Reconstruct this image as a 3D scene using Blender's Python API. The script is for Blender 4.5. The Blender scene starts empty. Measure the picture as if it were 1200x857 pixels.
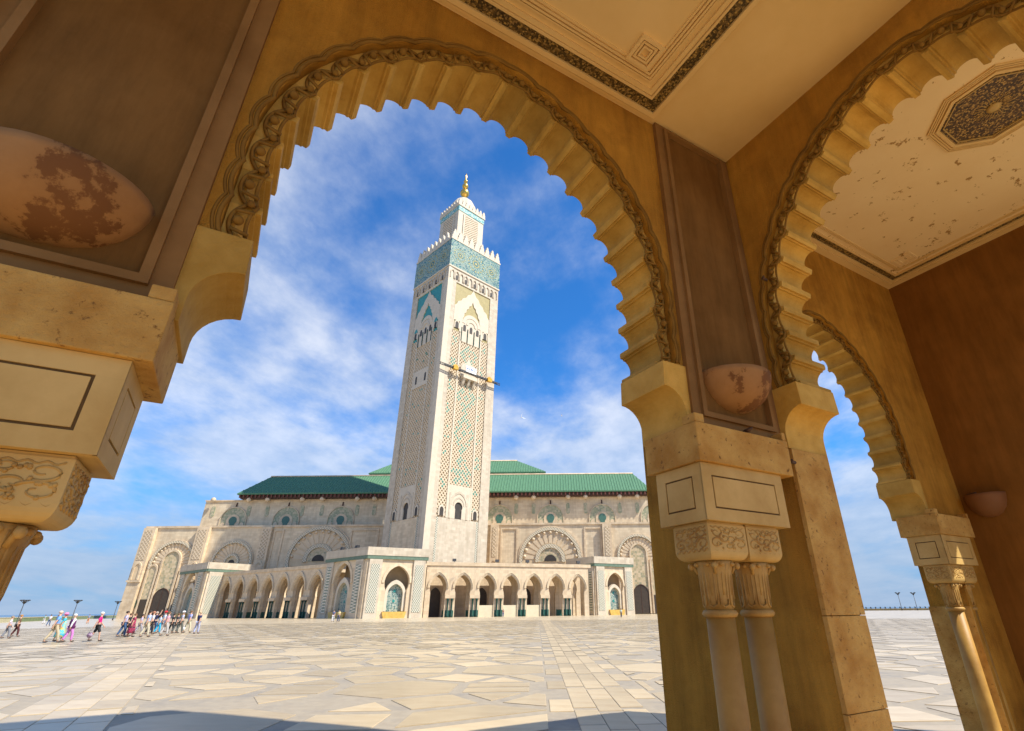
import bpy, bmesh, math, random
from mathutils import Vector, Matrix
random.seed(7)
R_ = math.radians
SC = bpy.context.scene
COL = SC.collection

# ------------------------------------------------------------------ camera
EYE = 1.58
FPX, PX, PY, PITCH, ROLL = 602.93, 648.8, 428.5, R_(25.408), R_(-0.5076)   # on the 1200 x 857 photograph
_fw = Vector((0, math.cos(PITCH), math.sin(PITCH)))
_up0 = Vector((0, -math.sin(PITCH), math.cos(PITCH)))
_rt0 = Vector((1, 0, 0))
_rt = _rt0 * math.cos(ROLL) + _up0 * math.sin(ROLL)
_up = -_rt0 * math.sin(ROLL) + _up0 * math.cos(ROLL)
cam_d = bpy.data.cameras.new('camera')
cam_d.sensor_width = 36.0
cam_d.sensor_fit = 'HORIZONTAL'
cam_d.lens = FPX / 1200 * 36
cam_d.shift_x = -(PX - 600) / 1200
cam_d.clip_start = 0.05
cam_d.clip_end = 60000
cam = bpy.data.objects.new('camera', cam_d)
COL.objects.link(cam)
m3 = Matrix((_rt, _up, -_fw)).transposed()
cam.matrix_world = Matrix.Translation((0, 0, EYE)) @ m3.to_4x4()
SC.camera = cam

# ------------------------------------------------------------------ sun, sky, exposure
SUN_AZ, SUN_EL = 113.0, 52.0          # azimuth clockwise from the camera heading (+Y)
sun_d = bpy.data.lights.new('sun', 'SUN')
sun_d.energy = 4.8
sun_d.angle = R_(0.53)
sun_d.color = (1.0, 0.93, 0.82)
sun = bpy.data.objects.new('sun', sun_d)
COL.objects.link(sun)
_sd = Vector((math.sin(R_(SUN_AZ)) * math.cos(R_(SUN_EL)), math.cos(R_(SUN_AZ)) * math.cos(R_(SUN_EL)), math.sin(R_(SUN_EL))))
sun.rotation_euler = _sd.to_track_quat('Z', 'Y').to_euler()
sun.location = (60, -20, 90)

W = bpy.data.worlds.new('World')
SC.world = W
W.use_nodes = True
nt = W.node_tree
for n in list(nt.nodes):
    nt.nodes.remove(n)
def wn(t, **k):
    n = nt.nodes.new(t)
    for a, b in k.items():
        setattr(n, a, b)
    return n
sky = wn('ShaderNodeTexSky', sky_type='NISHITA', sun_disc=False)
sky.sun_elevation = R_(SUN_EL)
sky.sun_rotation = R_(SUN_AZ)
sky.altitude = 20
sky.air_density = 1.0
sky.dust_density = 0.4
sky.ozone_density = 3.0
geo = wn('ShaderNodeTexCoord')
sep = wn('ShaderNodeSeparateXYZ')
nt.links.new(geo.outputs['Generated'], sep.inputs[0])
zc = wn('ShaderNodeMath', operation='MAXIMUM'); nt.links.new(sep.outputs['Z'], zc.inputs[0]); zc.inputs[1].default_value = 0.0
za = wn('ShaderNodeMath', operation='ADD'); nt.links.new(zc.outputs[0], za.inputs[0]); za.inputs[1].default_value = 0.22
dx = wn('ShaderNodeMath', operation='DIVIDE'); nt.links.new(sep.outputs['X'], dx.inputs[0]); nt.links.new(za.outputs[0], dx.inputs[1])
dy = wn('ShaderNodeMath', operation='DIVIDE'); nt.links.new(sep.outputs['Y'], dy.inputs[0]); nt.links.new(za.outputs[0], dy.inputs[1])
cb = wn('ShaderNodeCombineXYZ'); nt.links.new(dx.outputs[0], cb.inputs[0]); nt.links.new(dy.outputs[0], cb.inputs[1])
mp = wn('ShaderNodeMapping'); nt.links.new(cb.outputs[0], mp.inputs[0])
mp.inputs['Rotation'].default_value = (0, 0, R_(28)); mp.inputs['Scale'].default_value = (1.0, 0.72, 1.0); mp.inputs['Location'].default_value = (5.6, 0.4, 0)
n1 = wn('ShaderNodeTexNoise'); n1.inputs['Scale'].default_value = 1.35; n1.inputs['Detail'].default_value = 9; n1.inputs['Roughness'].default_value = 0.55; n1.inputs['Distortion'].default_value = 0.35
n2 = wn('ShaderNodeTexNoise'); n2.inputs['Scale'].default_value = 5.5; n2.inputs['Detail'].default_value = 8; n2.inputs['Roughness'].default_value = 0.6
nt.links.new(mp.outputs[0], n1.inputs['Vector']); nt.links.new(mp.outputs[0], n2.inputs['Vector'])
mixn = wn('ShaderNodeMath', operation='MULTIPLY_ADD'); nt.links.new(n2.outputs[0], mixn.inputs[0]); mixn.inputs[1].default_value = 0.30; nt.links.new(n1.outputs[0], mixn.inputs[2])
# cloud cover grows towards the horizon
hz = wn('ShaderNodeMapRange'); nt.links.new(sep.outputs['Z'], hz.inputs[0])
hz.inputs[1].default_value = 0.0; hz.inputs[2].default_value = 0.75; hz.inputs[3].default_value = 0.22; hz.inputs[4].default_value = 0.0
addh = wn('ShaderNodeMath', operation='ADD'); nt.links.new(mixn.outputs[0], addh.inputs[0]); nt.links.new(hz.outputs[0], addh.inputs[1])
cr = wn('ShaderNodeMapRange', interpolation_type='SMOOTHSTEP'); nt.links.new(addh.outputs[0], cr.inputs[0])
cr.inputs[1].default_value = 0.56; cr.inputs[2].default_value = 0.90; cr.inputs[3].default_value = 0.0; cr.inputs[4].default_value = 0.76
tint = wn('ShaderNodeMix', data_type='RGBA', blend_type='MULTIPLY'); tint.inputs[0].default_value = 1.0
nt.links.new(sky.outputs[0], tint.inputs[6]); tint.inputs[7].default_value = (0.28, 0.88, 1.45, 1)
# clouds: grey-blue underside low, white high
cc = wn('ShaderNodeMapRange'); nt.links.new(n2.outputs[0], cc.inputs[0]); cc.inputs[1].default_value = 0.35; cc.inputs[2].default_value = 0.7; cc.inputs[3].default_value = 0.0; cc.inputs[4].default_value = 1.0
ccol = wn('ShaderNodeMix', data_type='RGBA'); nt.links.new(cc.outputs[0], ccol.inputs[0])
ccol.inputs[6].default_value = (3.6, 4.3, 5.5, 1); ccol.inputs[7].default_value = (6.3, 6.5, 6.9, 1)
cloud = wn('ShaderNodeMix', data_type='RGBA'); nt.links.new(cr.outputs[0], cloud.inputs[0])
nt.links.new(tint.outputs[2], cloud.inputs[6]); lo = wn('ShaderNodeMapRange', interpolation_type='SMOOTHSTEP'); nt.links.new(sep.outputs['Z'], lo.inputs[0])
lo.inputs[1].default_value = 0.0; lo.inputs[2].default_value = 0.34; lo.inputs[3].default_value = 0.8; lo.inputs[4].default_value = 0.0
cl2 = wn('ShaderNodeMix', data_type='RGBA'); nt.links.new(lo.outputs[0], cl2.inputs[0]); nt.links.new(ccol.outputs[2], cl2.inputs[6]); cl2.inputs[7].default_value = (2.5, 3.3, 4.6, 1)
nt.links.new(cl2.outputs[2], cloud.inputs[7])
hm = wn('ShaderNodeMapRange', interpolation_type='SMOOTHSTEP'); nt.links.new(sep.outputs['Z'], hm.inputs[0])
hm.inputs[1].default_value = 0.0; hm.inputs[2].default_value = 0.30; hm.inputs[3].default_value = 0.85; hm.inputs[4].default_value = 0.0
hmix = wn('ShaderNodeMix', data_type='RGBA'); nt.links.new(hm.outputs[0], hmix.inputs[0]); nt.links.new(tint.outputs[2], hmix.inputs[6]); hmix.inputs[7].default_value = (1.55, 2.7, 4.6, 1)
nt.links.new(hmix.outputs[2], cloud.inputs[6])
bg = wn('ShaderNodeBackground'); nt.links.new(cloud.outputs[2], bg.inputs[0]); bg.inputs[1].default_value = 0.1
wo = wn('ShaderNodeOutputWorld'); nt.links.new(bg.outputs[0], wo.inputs[0])

SC.view_settings.view_transform = 'Standard'
SC.view_settings.look = 'None'
SC.view_settings.exposure = 0.62
SC.view_settings.gamma = 1
SC.view_settings.use_curve_mapping = False
SC.render.engine = 'CYCLES'
SC.cycles.max_bounces = 10
SC.cycles.diffuse_bounces = 6

# ------------------------------------------------------------------ helpers
def ray(x, y):
    return (_fw * FPX + _rt * (x - PX) - _up * (y - PY)).normalized()
def at_y(x, y, Y):
    """point on the frontal plane at distance Y through a photograph pixel"""
    d = ray(x, y); p = d * (Y / d.y); return p.x, p.z + EYE
def at_ground(x, y, z=0.0):
    d = ray(x, y); t = (z - EYE) / d.z; return d.x * t, d.y * t
def azv(a):
    return Vector((math.sin(R_(a)), math.cos(R_(a)), 0))

def tag(o, label=None, cat=None, group=None, kind=None):
    if label: o['label'] = label
    if cat: o['category'] = cat
    if group: o['group'] = group
    if kind: o['kind'] = kind
    return o
def empty(name, loc=(0, 0, 0), rz=0.0, parent=None):
    o = bpy.data.objects.new(name, None); COL.objects.link(o)
    o.location = loc; o.rotation_euler = (0, 0, rz); o.empty_display_size = 0.5
    if parent: o.parent = parent
    return o
def link(name, me, parent=None, loc=None, rz=None):
    o = bpy.data.objects.new(name, me); COL.objects.link(o)
    if parent: o.parent = parent
    if loc is not None: o.location = loc
    if rz is not None: o.rotation_euler = (0, 0, rz)
    return o

class MB:
    """collects shapes; mesh() makes them one mesh datablock"""
    def __init__(s):
        s.v = []; s.f = []; s.m = []; s.sm = []
    def add(s, vs, fs, mi=0, smooth=False):
        o = len(s.v); s.v += [tuple(v) for v in vs]
        for f in fs:
            s.f.append([i + o for i in f]); s.m.append(mi); s.sm.append(smooth)
    def box(s, x0, x1, y0, y1, z0, z1, mi=0):
        vs = [(x, y, z) for z in (z0, z1) for y in (y0, y1) for x in (x0, x1)]
        s.add(vs, [(0, 2, 3, 1), (4, 5, 7, 6), (0, 1, 5, 4), (1, 3, 7, 5), (3, 2, 6, 7), (2, 0, 4, 6)], mi)
    def prism(s, pts, fn, d0, d1, mi=0, smooth=False):
        """pts: outline (a, b); fn(a, b, d) -> xyz; extruded from d0 to d1"""
        n = len(pts)
        vs = [fn(a, b, d0) for a, b in pts] + [fn(a, b, d1) for a, b in pts]
        o = len(s.v); s.v += [tuple(v) for v in vs]
        s.f.append([o + i for i in range(n)]); s.m.append(mi); s.sm.append(False)
        s.f.append([o + n + i for i in reversed(range(n))]); s.m.append(mi); s.sm.append(False)
        for i in range(n):
            j = (i + 1) % n
            s.f.append([o + i, o + n + i, o + n + j, o + j]); s.m.append(mi); s.sm.append(smooth)
    def lathe(s, prof, cx=0, cy=0, n=20, mi=0, smooth=True, mod=None):
        vs = []
        for r, z in prof:
            for k in range(n):
                t = 2 * math.pi * k / n
                rr = r * (mod(t, z) if mod else 1)
                vs.append((cx + rr * math.cos(t), cy + rr * math.sin(t), z))
        fs = []
        for i in range(len(prof) - 1):
            for k in range(n):
                k2 = (k + 1) % n
                fs.append((i * n + k, i * n + k2, (i + 1) * n + k2, (i + 1) * n + k))
        fs.append(tuple(range(n))[::-1]); fs.append(tuple((len(prof) - 1) * n + k for k in range(n)))
        s.add(vs, fs, mi, smooth)
    def tube(s, path, r, n=6, mi=0, closed=False, flat=1.0, ref=Vector((0, 0, 1))):
        P = [Vector(p) for p in path]; m = len(P); vs = []
        for i, p in enumerate(P):
            a = P[(i - 1) % m] if (closed or i > 0) else P[0]
            b = P[(i + 1) % m] if (closed or i < m - 1) else P[-1]
            t = (b - a).normalized()
            rf = ref if abs(t.dot(ref)) < 0.95 else Vector((1, 0.01, 0))
            e1 = t.cross(rf).normalized(); e2 = t.cross(e1).normalized()
            rr = r[i] if isinstance(r, (list, tuple)) else r
            for k in range(n):
                q = 2 * math.pi * k / n
                vs.append(p + e1 * (rr * math.cos(q)) + e2 * (rr * flat * math.sin(q)))
        fs = []
        for i in range(m if closed else m - 1):
            for k in range(n):
                k2 = (k + 1) % n; i2 = (i + 1) % m
                fs.append((i * n + k, i * n + k2, i2 * n + k2, i2 * n + k))
        if not closed:
            fs.append(tuple(range(n))); fs.append(tuple((m - 1) * n + k for k in reversed(range(n))))
        s.add(vs, fs, mi, True)
    def sphere(s, c, r, n=10, m=6, sc=(1, 1, 1), mi=0):
        vs = [(c[0], c[1], c[2] - r * sc[2])]
        for i in range(1, m):
            p = -math.pi / 2 + math.pi * i / m
            for k in range(n):
                t = 2 * math.pi * k / n
                vs.append((c[0] + r * sc[0] * math.cos(p) * math.cos(t), c[1] + r * sc[1] * math.cos(p) * math.sin(t), c[2] + r * sc[2] * math.sin(p)))
        vs.append((c[0], c[1], c[2] + r * sc[2])); L = len(vs) - 1
        fs = [(0, 1 + (k + 1) % n, 1 + k) for k in range(n)]
        for i in range(m - 2):
            for k in range(n):
                a = 1 + i * n + k; b = 1 + i * n + (k + 1) % n
                fs.append((a, b, b + n, a + n))
        fs += [(L, 1 + (m - 2) * n + k, 1 + (m - 2) * n + (k + 1) % n) for k in range(n)]
        s.add(vs, fs, mi, True)
    def mesh(s, name, mats, bevel=0.0):
        me = bpy.data.meshes.new(name)
        bm = bmesh.new()
        vs = [bm.verts.new(v) for v in s.v]
        for f, mi, sm in zip(s.f, s.m, s.sm):
            try:
                fc = bm.faces.new([vs[i] for i in f]); fc.material_index = mi; fc.smooth = sm
            except ValueError:
                pass
        big = [f for f in bm.faces if len(f.verts) > 4]
        bmesh.ops.recalc_face_normals(bm, faces=bm.faces)
        if bevel > 0:
            es = [e for e in bm.edges if len(e.link_faces) == 2 and e.calc_face_angle(0) > 0.6]
            bmesh.ops.bevel(bm, geom=es, offset=bevel, segments=2, affect='EDGES', profile=0.6)
            big = [f for f in bm.faces if len(f.verts) > 4]
        if big:
            bmesh.ops.triangulate(bm, faces=big)
        bm.to_mesh(me); bm.free()
        for m in (mats if isinstance(mats, (list, tuple)) else [mats]):
            me.materials.append(m)
        return me
    def build(s, name, mats, parent=None, bevel=0.0, loc=None, rz=None):
        return link(name, s.mesh(name, mats, bevel), parent, loc, rz)

# ------------------------------------------------------------------ materials
def mat(name, c1, c2=None, rough=0.7, scale=3.0, detail=6, contrast=(0.35, 0.68), bump=0.0, bscale=30.0, bdist=0.01,
        spots=None, spot_scale=6.0, spot_lvl=(0.62, 0.66), bricks=None, metal=0.0, spec=0.5, rnd=0.0, stretch=(1, 1, 1), streak=None, coord='Object'):
    m = bpy.data.materials.new(name); m.use_nodes = True
    t = m.node_tree; N = t.nodes; Lk = t.links
    b = N['Principled BSDF']; b.inputs['Roughness'].default_value = rough; b.inputs['Metallic'].default_value = metal
    b.inputs['Specular IOR Level'].default_value = spec
    tc = N.new('ShaderNodeTexCoord'); mpn = N.new('ShaderNodeMapping'); Lk.new(tc.outputs[coord], mpn.inputs[0]); mpn.inputs['Scale'].default_value = stretch
    vec = mpn.outputs[0]
    col = None
    if c2 is not None:
        no = N.new('ShaderNodeTexNoise'); no.inputs['Scale'].default_value = scale; no.inputs['Detail'].default_value = detail; no.inputs['Roughness'].default_value = 0.62
        Lk.new(vec, no.inputs['Vector'])
        mr = N.new('ShaderNodeMapRange'); Lk.new(no.outputs[0], mr.inputs[0]); mr.inputs[1].default_value = contrast[0]; mr.inputs[2].default_value = contrast[1]
        mx = N.new('ShaderNodeMix'); mx.data_type = 'RGBA'; Lk.new(mr.outputs[0], mx.inputs[0])
        mx.inputs[6].default_value = (*c1, 1); mx.inputs[7].default_value = (*c2, 1)
        col = mx.outputs[2]
    else:
        rgb = N.new('ShaderNodeRGB'); rgb.outputs[0].default_value = (*c1, 1); col = rgb.outputs[0]
    if spots:
        no = N.new('ShaderNodeTexNoise'); no.inputs['Scale'].default_value = spot_scale; no.inputs['Detail'].default_value = 8; no.inputs['Roughness'].default_value = 0.7
        Lk.new(vec, no.inputs['Vector'])
        mr = N.new('ShaderNodeMapRange'); Lk.new(no.outputs[0], mr.inputs[0]); mr.inputs[1].default_value = spot_lvl[0]; mr.inputs[2].default_value = spot_lvl[1]
        mx = N.new('ShaderNodeMix'); mx.data_type = 'RGBA'; Lk.new(mr.outputs[0], mx.inputs[0]); Lk.new(col, mx.inputs[6]); mx.inputs[7].default_value = (*spots, 1)
        col = mx.outputs[2]
    if streak:
        sc_, amt_, stz = streak
        mpp = N.new('ShaderNodeMapping'); Lk.new(tc.outputs[coord], mpp.inputs[0]); mpp.inputs['Scale'].default_value = (1, 1, stz)
        no = N.new('ShaderNodeTexNoise'); no.inputs['Scale'].default_value = sc_; no.inputs['Detail'].default_value = 9; no.inputs['Roughness'].default_value = 0.7; Lk.new(mpp.outputs[0], no.inputs['Vector'])
        mr = N.new('ShaderNodeMapRange'); Lk.new(no.outputs[0], mr.inputs[0]); mr.inputs[1].default_value = 0.42; mr.inputs[2].default_value = 0.72; mr.inputs[3].default_value = 1.0; mr.inputs[4].default_value = 1 - amt_
        mx = N.new('ShaderNodeMix'); mx.data_type = 'RGBA'; mx.blend_type = 'MULTIPLY'; mx.inputs[0].default_value = 1; Lk.new(col, mx.inputs[6]); Lk.new(mr.outputs[0], mx.inputs[7])
        col = mx.outputs[2]
    if bricks:
        w, h, mort, dark = bricks
        sp = N.new('ShaderNodeSeparateXYZ'); Lk.new(tc.outputs['Object'], sp.inputs[0])
        ad = N.new('ShaderNodeMath'); Lk.new(sp.outputs[0], ad.inputs[0]); Lk.new(sp.outputs[1], ad.inputs[1])
        cbn = N.new('ShaderNodeCombineXYZ'); Lk.new(ad.outputs[0], cbn.inputs[0]); Lk.new(sp.outputs[2], cbn.inputs[1])
        br = N.new('ShaderNodeTexBrick'); Lk.new(cbn.outputs[0], br.inputs['Vector'])
        br.inputs['Scale'].default_value = 1.0; br.inputs['Brick Width'].default_value = w; br.inputs['Row Height'].default_value = h; br.inputs['Mortar Size'].default_value = mort
        br.inputs['Color1'].default_value = (1, 1, 1, 1); br.inputs['Color2'].default_value = (0.84, 0.82, 0.8, 1); br.inputs['Mortar'].default_value = (dark, dark * 0.96, dark * 0.9, 1); br.inputs['Mortar Smooth'].default_value = 0.3
        mx = N.new('ShaderNodeMix'); mx.data_type = 'RGBA'; mx.blend_type = 'MULTIPLY'; mx.inputs[0].default_value = 1; Lk.new(col, mx.inputs[6]); Lk.new(br.outputs[0], mx.inputs[7])
        col = mx.outputs[2]
    if rnd > 0:
        oi = N.new('ShaderNodeObjectInfo'); gi = N.new('ShaderNodeNewGeometry'); sm_ = N.new('ShaderNodeMath'); Lk.new(oi.outputs['Random'], sm_.inputs[0]); Lk.new(gi.outputs['Random Per Island'], sm_.inputs[1])
        fr_ = N.new('ShaderNodeMath'); fr_.operation = 'FRACT'; Lk.new(sm_.outputs[0], fr_.inputs[0])
        mr = N.new('ShaderNodeMapRange'); Lk.new(fr_.outputs[0], mr.inputs[0]); mr.inputs[3].default_value = 1 - rnd; mr.inputs[4].default_value = 1 + rnd * 0.4
        mx = N.new('ShaderNodeMix'); mx.data_type = 'RGBA'; mx.blend_type = 'MULTIPLY'; mx.inputs[0].default_value = 1; Lk.new(col, mx.inputs[6]); Lk.new(mr.outputs[0], mx.inputs[7])
        col = mx.outputs[2]
    Lk.new(col, b.inputs['Base Color'])
    if bump > 0:
        no = N.new('ShaderNodeTexNoise'); no.inputs['Scale'].default_value = bscale; no.inputs['Detail'].default_value = 7; no.inputs['Roughness'].default_value = 0.65
        Lk.new(vec, no.inputs['Vector'])
        bp = N.new('ShaderNodeBump'); bp.inputs['Strength'].default_value = bump; bp.inputs['Distance'].default_value = bdist
        Lk.new(no.outputs[0], bp.inputs['Height']); Lk.new(bp.outputs[0], b.inputs['Normal'])
    return m

def mosaic(name, cols, scale, rough=0.35, rings=None, ring_center=(0, 0), grout=(0.5, 0.45, 0.35), axis='xz'):
    """small glazed tiles: voronoi cells in a few colours, with grout lines, optional rosette rings"""
    m = bpy.data.materials.new(name); m.use_nodes = True
    t = m.node_tree; N = t.nodes; Lk = t.links; b = N['Principled BSDF']; b.inputs['Roughness'].default_value = rough; b.inputs['Specular IOR Level'].default_value = 0.25
    tc = N.new('ShaderNodeTexCoord')
    vo = N.new('ShaderNodeTexVoronoi'); vo.inputs['Scale'].default_value = scale; vo.inputs['Randomness'].default_value = 0.55; Lk.new(tc.outputs['Object'], vo.inputs['Vector'])
    ramp = N.new('ShaderNodeValToRGB'); ramp.color_ramp.interpolation = 'CONSTANT'
    els = ramp.color_ramp.elements
    els[0].color = (*cols[0], 1); els[0].position = 0; els[1].color = (*cols[-1], 1); els[1].position = (len(cols) - 1) / len(cols)
    for i, c in enumerate(cols[1:-1]):
        e = els.new((i + 1) / len(cols)); e.color = (*c, 1)
    sepc = N.new('ShaderNodeSeparateColor'); Lk.new(vo.outputs['Color'], sepc.inputs[0])
    val = sepc.outputs[0]
    if rings:
        sp = N.new('ShaderNodeSeparateXYZ'); Lk.new(tc.outputs['Object'], sp.inputs[0])
        ad = N.new('ShaderNodeMath'); Lk.new(sp.outputs[0], ad.inputs[0]); Lk.new(sp.outputs[1], ad.inputs[1])
        px_, pz_, amt = rings
        def tri(sock, per):
            d = N.new('ShaderNodeMath'); d.operation = 'DIVIDE'; Lk.new(sock, d.inputs[0]); d.inputs[1].default_value = per
            f = N.new('ShaderNodeMath'); f.operation = 'FRACT'; Lk.new(d.outputs[0], f.inputs[0])
            q = N.new('ShaderNodeMath'); q.operation = 'SUBTRACT'; Lk.new(f.outputs[0], q.inputs[0]); q.inputs[1].default_value = 0.5
            return q.outputs[0]
        cv = N.new('ShaderNodeCombineXYZ'); Lk.new(tri(ad.outputs[0], px_), cv.inputs[0]); Lk.new(tri(sp.outputs[2], pz_), cv.inputs[1])
        ln = N.new('ShaderNodeVectorMath'); ln.operation = 'LENGTH'; Lk.new(cv.outputs[0], ln.inputs[0])
        sn = N.new('ShaderNodeMath'); sn.operation = 'SINE'; mu = N.new('ShaderNodeMath'); mu.operation = 'MULTIPLY'; mu.inputs[1].default_value = 42; Lk.new(ln.outputs['Value'], mu.inputs[0]); Lk.new(mu.outputs[0], sn.inputs[0])
        vm = N.new('ShaderNodeMath'); vm.operation = 'MULTIPLY_ADD'; Lk.new(val, vm.inputs[0]); vm.inputs[1].default_value = 0.55; vm.inputs[2].default_value = 0.22; val = vm.outputs[0]
        ma = N.new('ShaderNodeMath'); ma.operation = 'MULTIPLY_ADD'; Lk.new(sn.outputs[0], ma.inputs[0]); ma.inputs[1].default_value = amt; Lk.new(val, ma.inputs[2])
        val = ma.outputs[0]
    Lk.new(val, ramp.inputs[0])
    ve = N.new('ShaderNodeTexVoronoi'); ve.feature = 'DISTANCE_TO_EDGE'; ve.inputs['Scale'].default_value = scale; ve.inputs['Randomness'].default_value = 0.55; Lk.new(tc.outputs['Object'], ve.inputs['Vector'])
    mr = N.new('ShaderNodeMapRange'); Lk.new(ve.outputs[0], mr.inputs[0]); mr.inputs[1].default_value = 0.02; mr.inputs[2].default_value = 0.06
    mx = N.new('ShaderNodeMix'); mx.data_type = 'RGBA'; Lk.new(mr.outputs[0], mx.inputs[0]); mx.inputs[6].default_value = (*grout, 1); Lk.new(ramp.outputs[0], mx.inputs[7])
    Lk.new(mx.outputs[2], b.inputs['Base Color'])
    return m

def lattice_mat(name, light, dark, per, rough=0.6, lw=0.26):
    """small diagonal lattice too fine to build: raised light bands over dark ground"""
    m = bpy.data.materials.new(name); m.use_nodes = True
    t = m.node_tree; N = t.nodes; Lk = t.links; b = N['Principled BSDF']; b.inputs['Roughness'].default_value = rough
    tc = N.new('ShaderNodeTexCoord'); sp = N.new('ShaderNodeSeparateXYZ'); Lk.new(tc.outputs['Object'], sp.inputs[0])
    ad = N.new('ShaderNodeMath'); Lk.new(sp.outputs[0], ad.inputs[0]); Lk.new(sp.outputs[1], ad.inputs[1])
    outs = []
    for op in ('ADD', 'SUBTRACT'):
        a = N.new('ShaderNodeMath'); a.operation = op; Lk.new(ad.outputs[0], a.inputs[0]); Lk.new(sp.outputs[2], a.inputs[1])
        d = N.new('ShaderNodeMath'); d.operation = 'DIVIDE'; Lk.new(a.outputs[0], d.inputs[0]); d.inputs[1].default_value = per
        p = N.new('ShaderNodeMath'); p.operation = 'PINGPONG'; Lk.new(d.outputs[0], p.inputs[0]); p.inputs[1].default_value = 0.5
        outs.append(p.outputs[0])
    mn = N.new('ShaderNodeMath'); mn.operation = 'MINIMUM'; Lk.new(outs[0], mn.inputs[0]); Lk.new(outs[1], mn.inputs[1])
    mr = N.new('ShaderNodeMapRange'); Lk.new(mn.outputs[0], mr.inputs[0]); mr.inputs[1].default_value = lw * 0.4; mr.inputs[2].default_value = lw * 0.62
    mx = N.new('ShaderNodeMix'); mx.data_type = 'RGBA'; Lk.new(mr.outputs[0], mx.inputs[0]); mx.inputs[6].default_value = (*light, 1); mx.inputs[7].default_value = (*dark, 1)
    Lk.new(mx.outputs[2], b.inputs['Base Color'])
    bp = N.new('ShaderNodeBump'); bp.invert = True; bp.inputs['Strength'].default_value = 0.6; bp.inputs['Distance'].default_value = per * 0.1; Lk.new(mr.outputs[0], bp.inputs['Height']); Lk.new(bp.outputs[0], b.inputs['Normal'])
    return m

M = {}
# portico
M['plaster'] = mat('ochre_plaster', streak=(7.0, 0.35, 0.12), c1=(0.62, 0.325, 0.049), c2=(0.45, 0.215, 0.027), rough=0.85, scale=1.4, spec=0.15, bump=0.9, bscale=85, bdist=0.022, spots=(0.27, 0.12, 0.018), spot_scale=1.5, spot_lvl=(0.48, 0.80))
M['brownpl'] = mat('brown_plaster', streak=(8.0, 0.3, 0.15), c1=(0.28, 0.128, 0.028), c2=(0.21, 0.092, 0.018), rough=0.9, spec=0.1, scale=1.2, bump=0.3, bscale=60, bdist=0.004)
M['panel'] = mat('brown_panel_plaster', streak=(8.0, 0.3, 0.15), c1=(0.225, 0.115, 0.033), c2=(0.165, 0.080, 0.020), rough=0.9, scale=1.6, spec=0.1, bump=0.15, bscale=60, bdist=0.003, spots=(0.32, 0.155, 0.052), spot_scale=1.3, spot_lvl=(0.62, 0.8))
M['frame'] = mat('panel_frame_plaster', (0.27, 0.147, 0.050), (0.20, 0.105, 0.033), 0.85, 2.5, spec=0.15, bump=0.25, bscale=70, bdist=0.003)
M['voussoir'] = mat('arch_stone', (0.66, 0.42, 0.095), (0.48, 0.275, 0.045), 0.75, 3.5, spec=0.2, bump=0.6, bscale=45, bdist=0.012, rnd=0.26, spots=(0.33, 0.21, 0.06), spot_scale=7, spot_lvl=(0.64, 0.78))
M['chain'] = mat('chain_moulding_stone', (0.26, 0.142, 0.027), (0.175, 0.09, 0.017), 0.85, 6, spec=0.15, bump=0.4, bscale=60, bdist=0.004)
M['travert'] = mat('pitted_travertine', (0.64, 0.405, 0.115), (0.44, 0.225, 0.046), 0.8, 3.5, spec=0.2, detail=10, contrast=(0.36, 0.66), bump=0.9, bscale=38, bdist=0.014, spots=(0.20, 0.095, 0.025), spot_scale=22, spot_lvl=(0.585, 0.66))
M['marble'] = mat('carved_cream_marble', (0.64, 0.445, 0.155), (0.47, 0.295, 0.08), 0.65, 2.5, spec=0.3, bump=0.2, bscale=40, bdist=0.004, rnd=0.06)
M['groove'] = mat('dark_groove_stone', (0.15, 0.088, 0.028), (0.10, 0.058, 0.018), 0.9, 8)
M['column'] = mat('honed_column_marble', (0.50, 0.295, 0.068), (0.32, 0.165, 0.030), 0.5, 2.5, spec=0.3, bump=0.08, bscale=30, bdist=0.003, spots=(0.30, 0.19, 0.07), spot_scale=3, spot_lvl=(0.66, 0.8))
M['capital'] = mat('capital_marble', (0.54, 0.345, 0.10), (0.31, 0.165, 0.036), 0.55, 5, spec=0.3, bump=0.15, bscale=40, bdist=0.003)
M['ceil'] = mat('cream_ceiling_plaster', (0.78, 0.58, 0.27), (0.69, 0.49, 0.20), 0.9, 0.9, spec=0.15, bump=0.12, bscale=30, bdist=0.003)
M['ceil2'] = mat('peeling_ceiling_plaster', (0.86, 0.69, 0.39), (0.80, 0.61, 0.32), 0.9, 0.8, spec=0.15, bump=0.25, bscale=14, bdist=0.006, spots=(0.40, 0.24, 0.085), spot_scale=6.0, spot_lvl=(0.61, 0.622))
M['mosaic_b'] = mosaic('ceiling_border_mosaic', [(0.05, 0.035, 0.015), (0.16, 0.10, 0.03), (0.40, 0.27, 0.08), (0.07, 0.05, 0.02), (0.28, 0.19, 0.07)], 60, grout=(0.12, 0.08, 0.03))
M['mosaic_m'] = mosaic('ceiling_medallion_mosaic', [(0.05, 0.028, 0.010), (0.13, 0.07, 0.018), (0.46, 0.29, 0.07), (0.07, 0.04, 0.014), (0.26, 0.155, 0.035)], 58, grout=(0.05, 0.03, 0.015))
M['sconce'] = mat('flaking_sconce_plaster', (0.40, 0.215, 0.082), (0.27, 0.135, 0.046), 0.85, 2.2, spec=0.2, bump=0.35, bscale=18, bdist=0.006, spots=(0.17, 0.075, 0.026), spot_scale=4.5, spot_lvl=(0.54, 0.575))
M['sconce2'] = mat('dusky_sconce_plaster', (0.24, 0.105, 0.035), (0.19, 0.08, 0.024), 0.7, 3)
M['rust'] = mat('rusty_iron', (0.05, 0.03, 0.02), (0.10, 0.05, 0.025), 0.8, 20)

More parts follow.
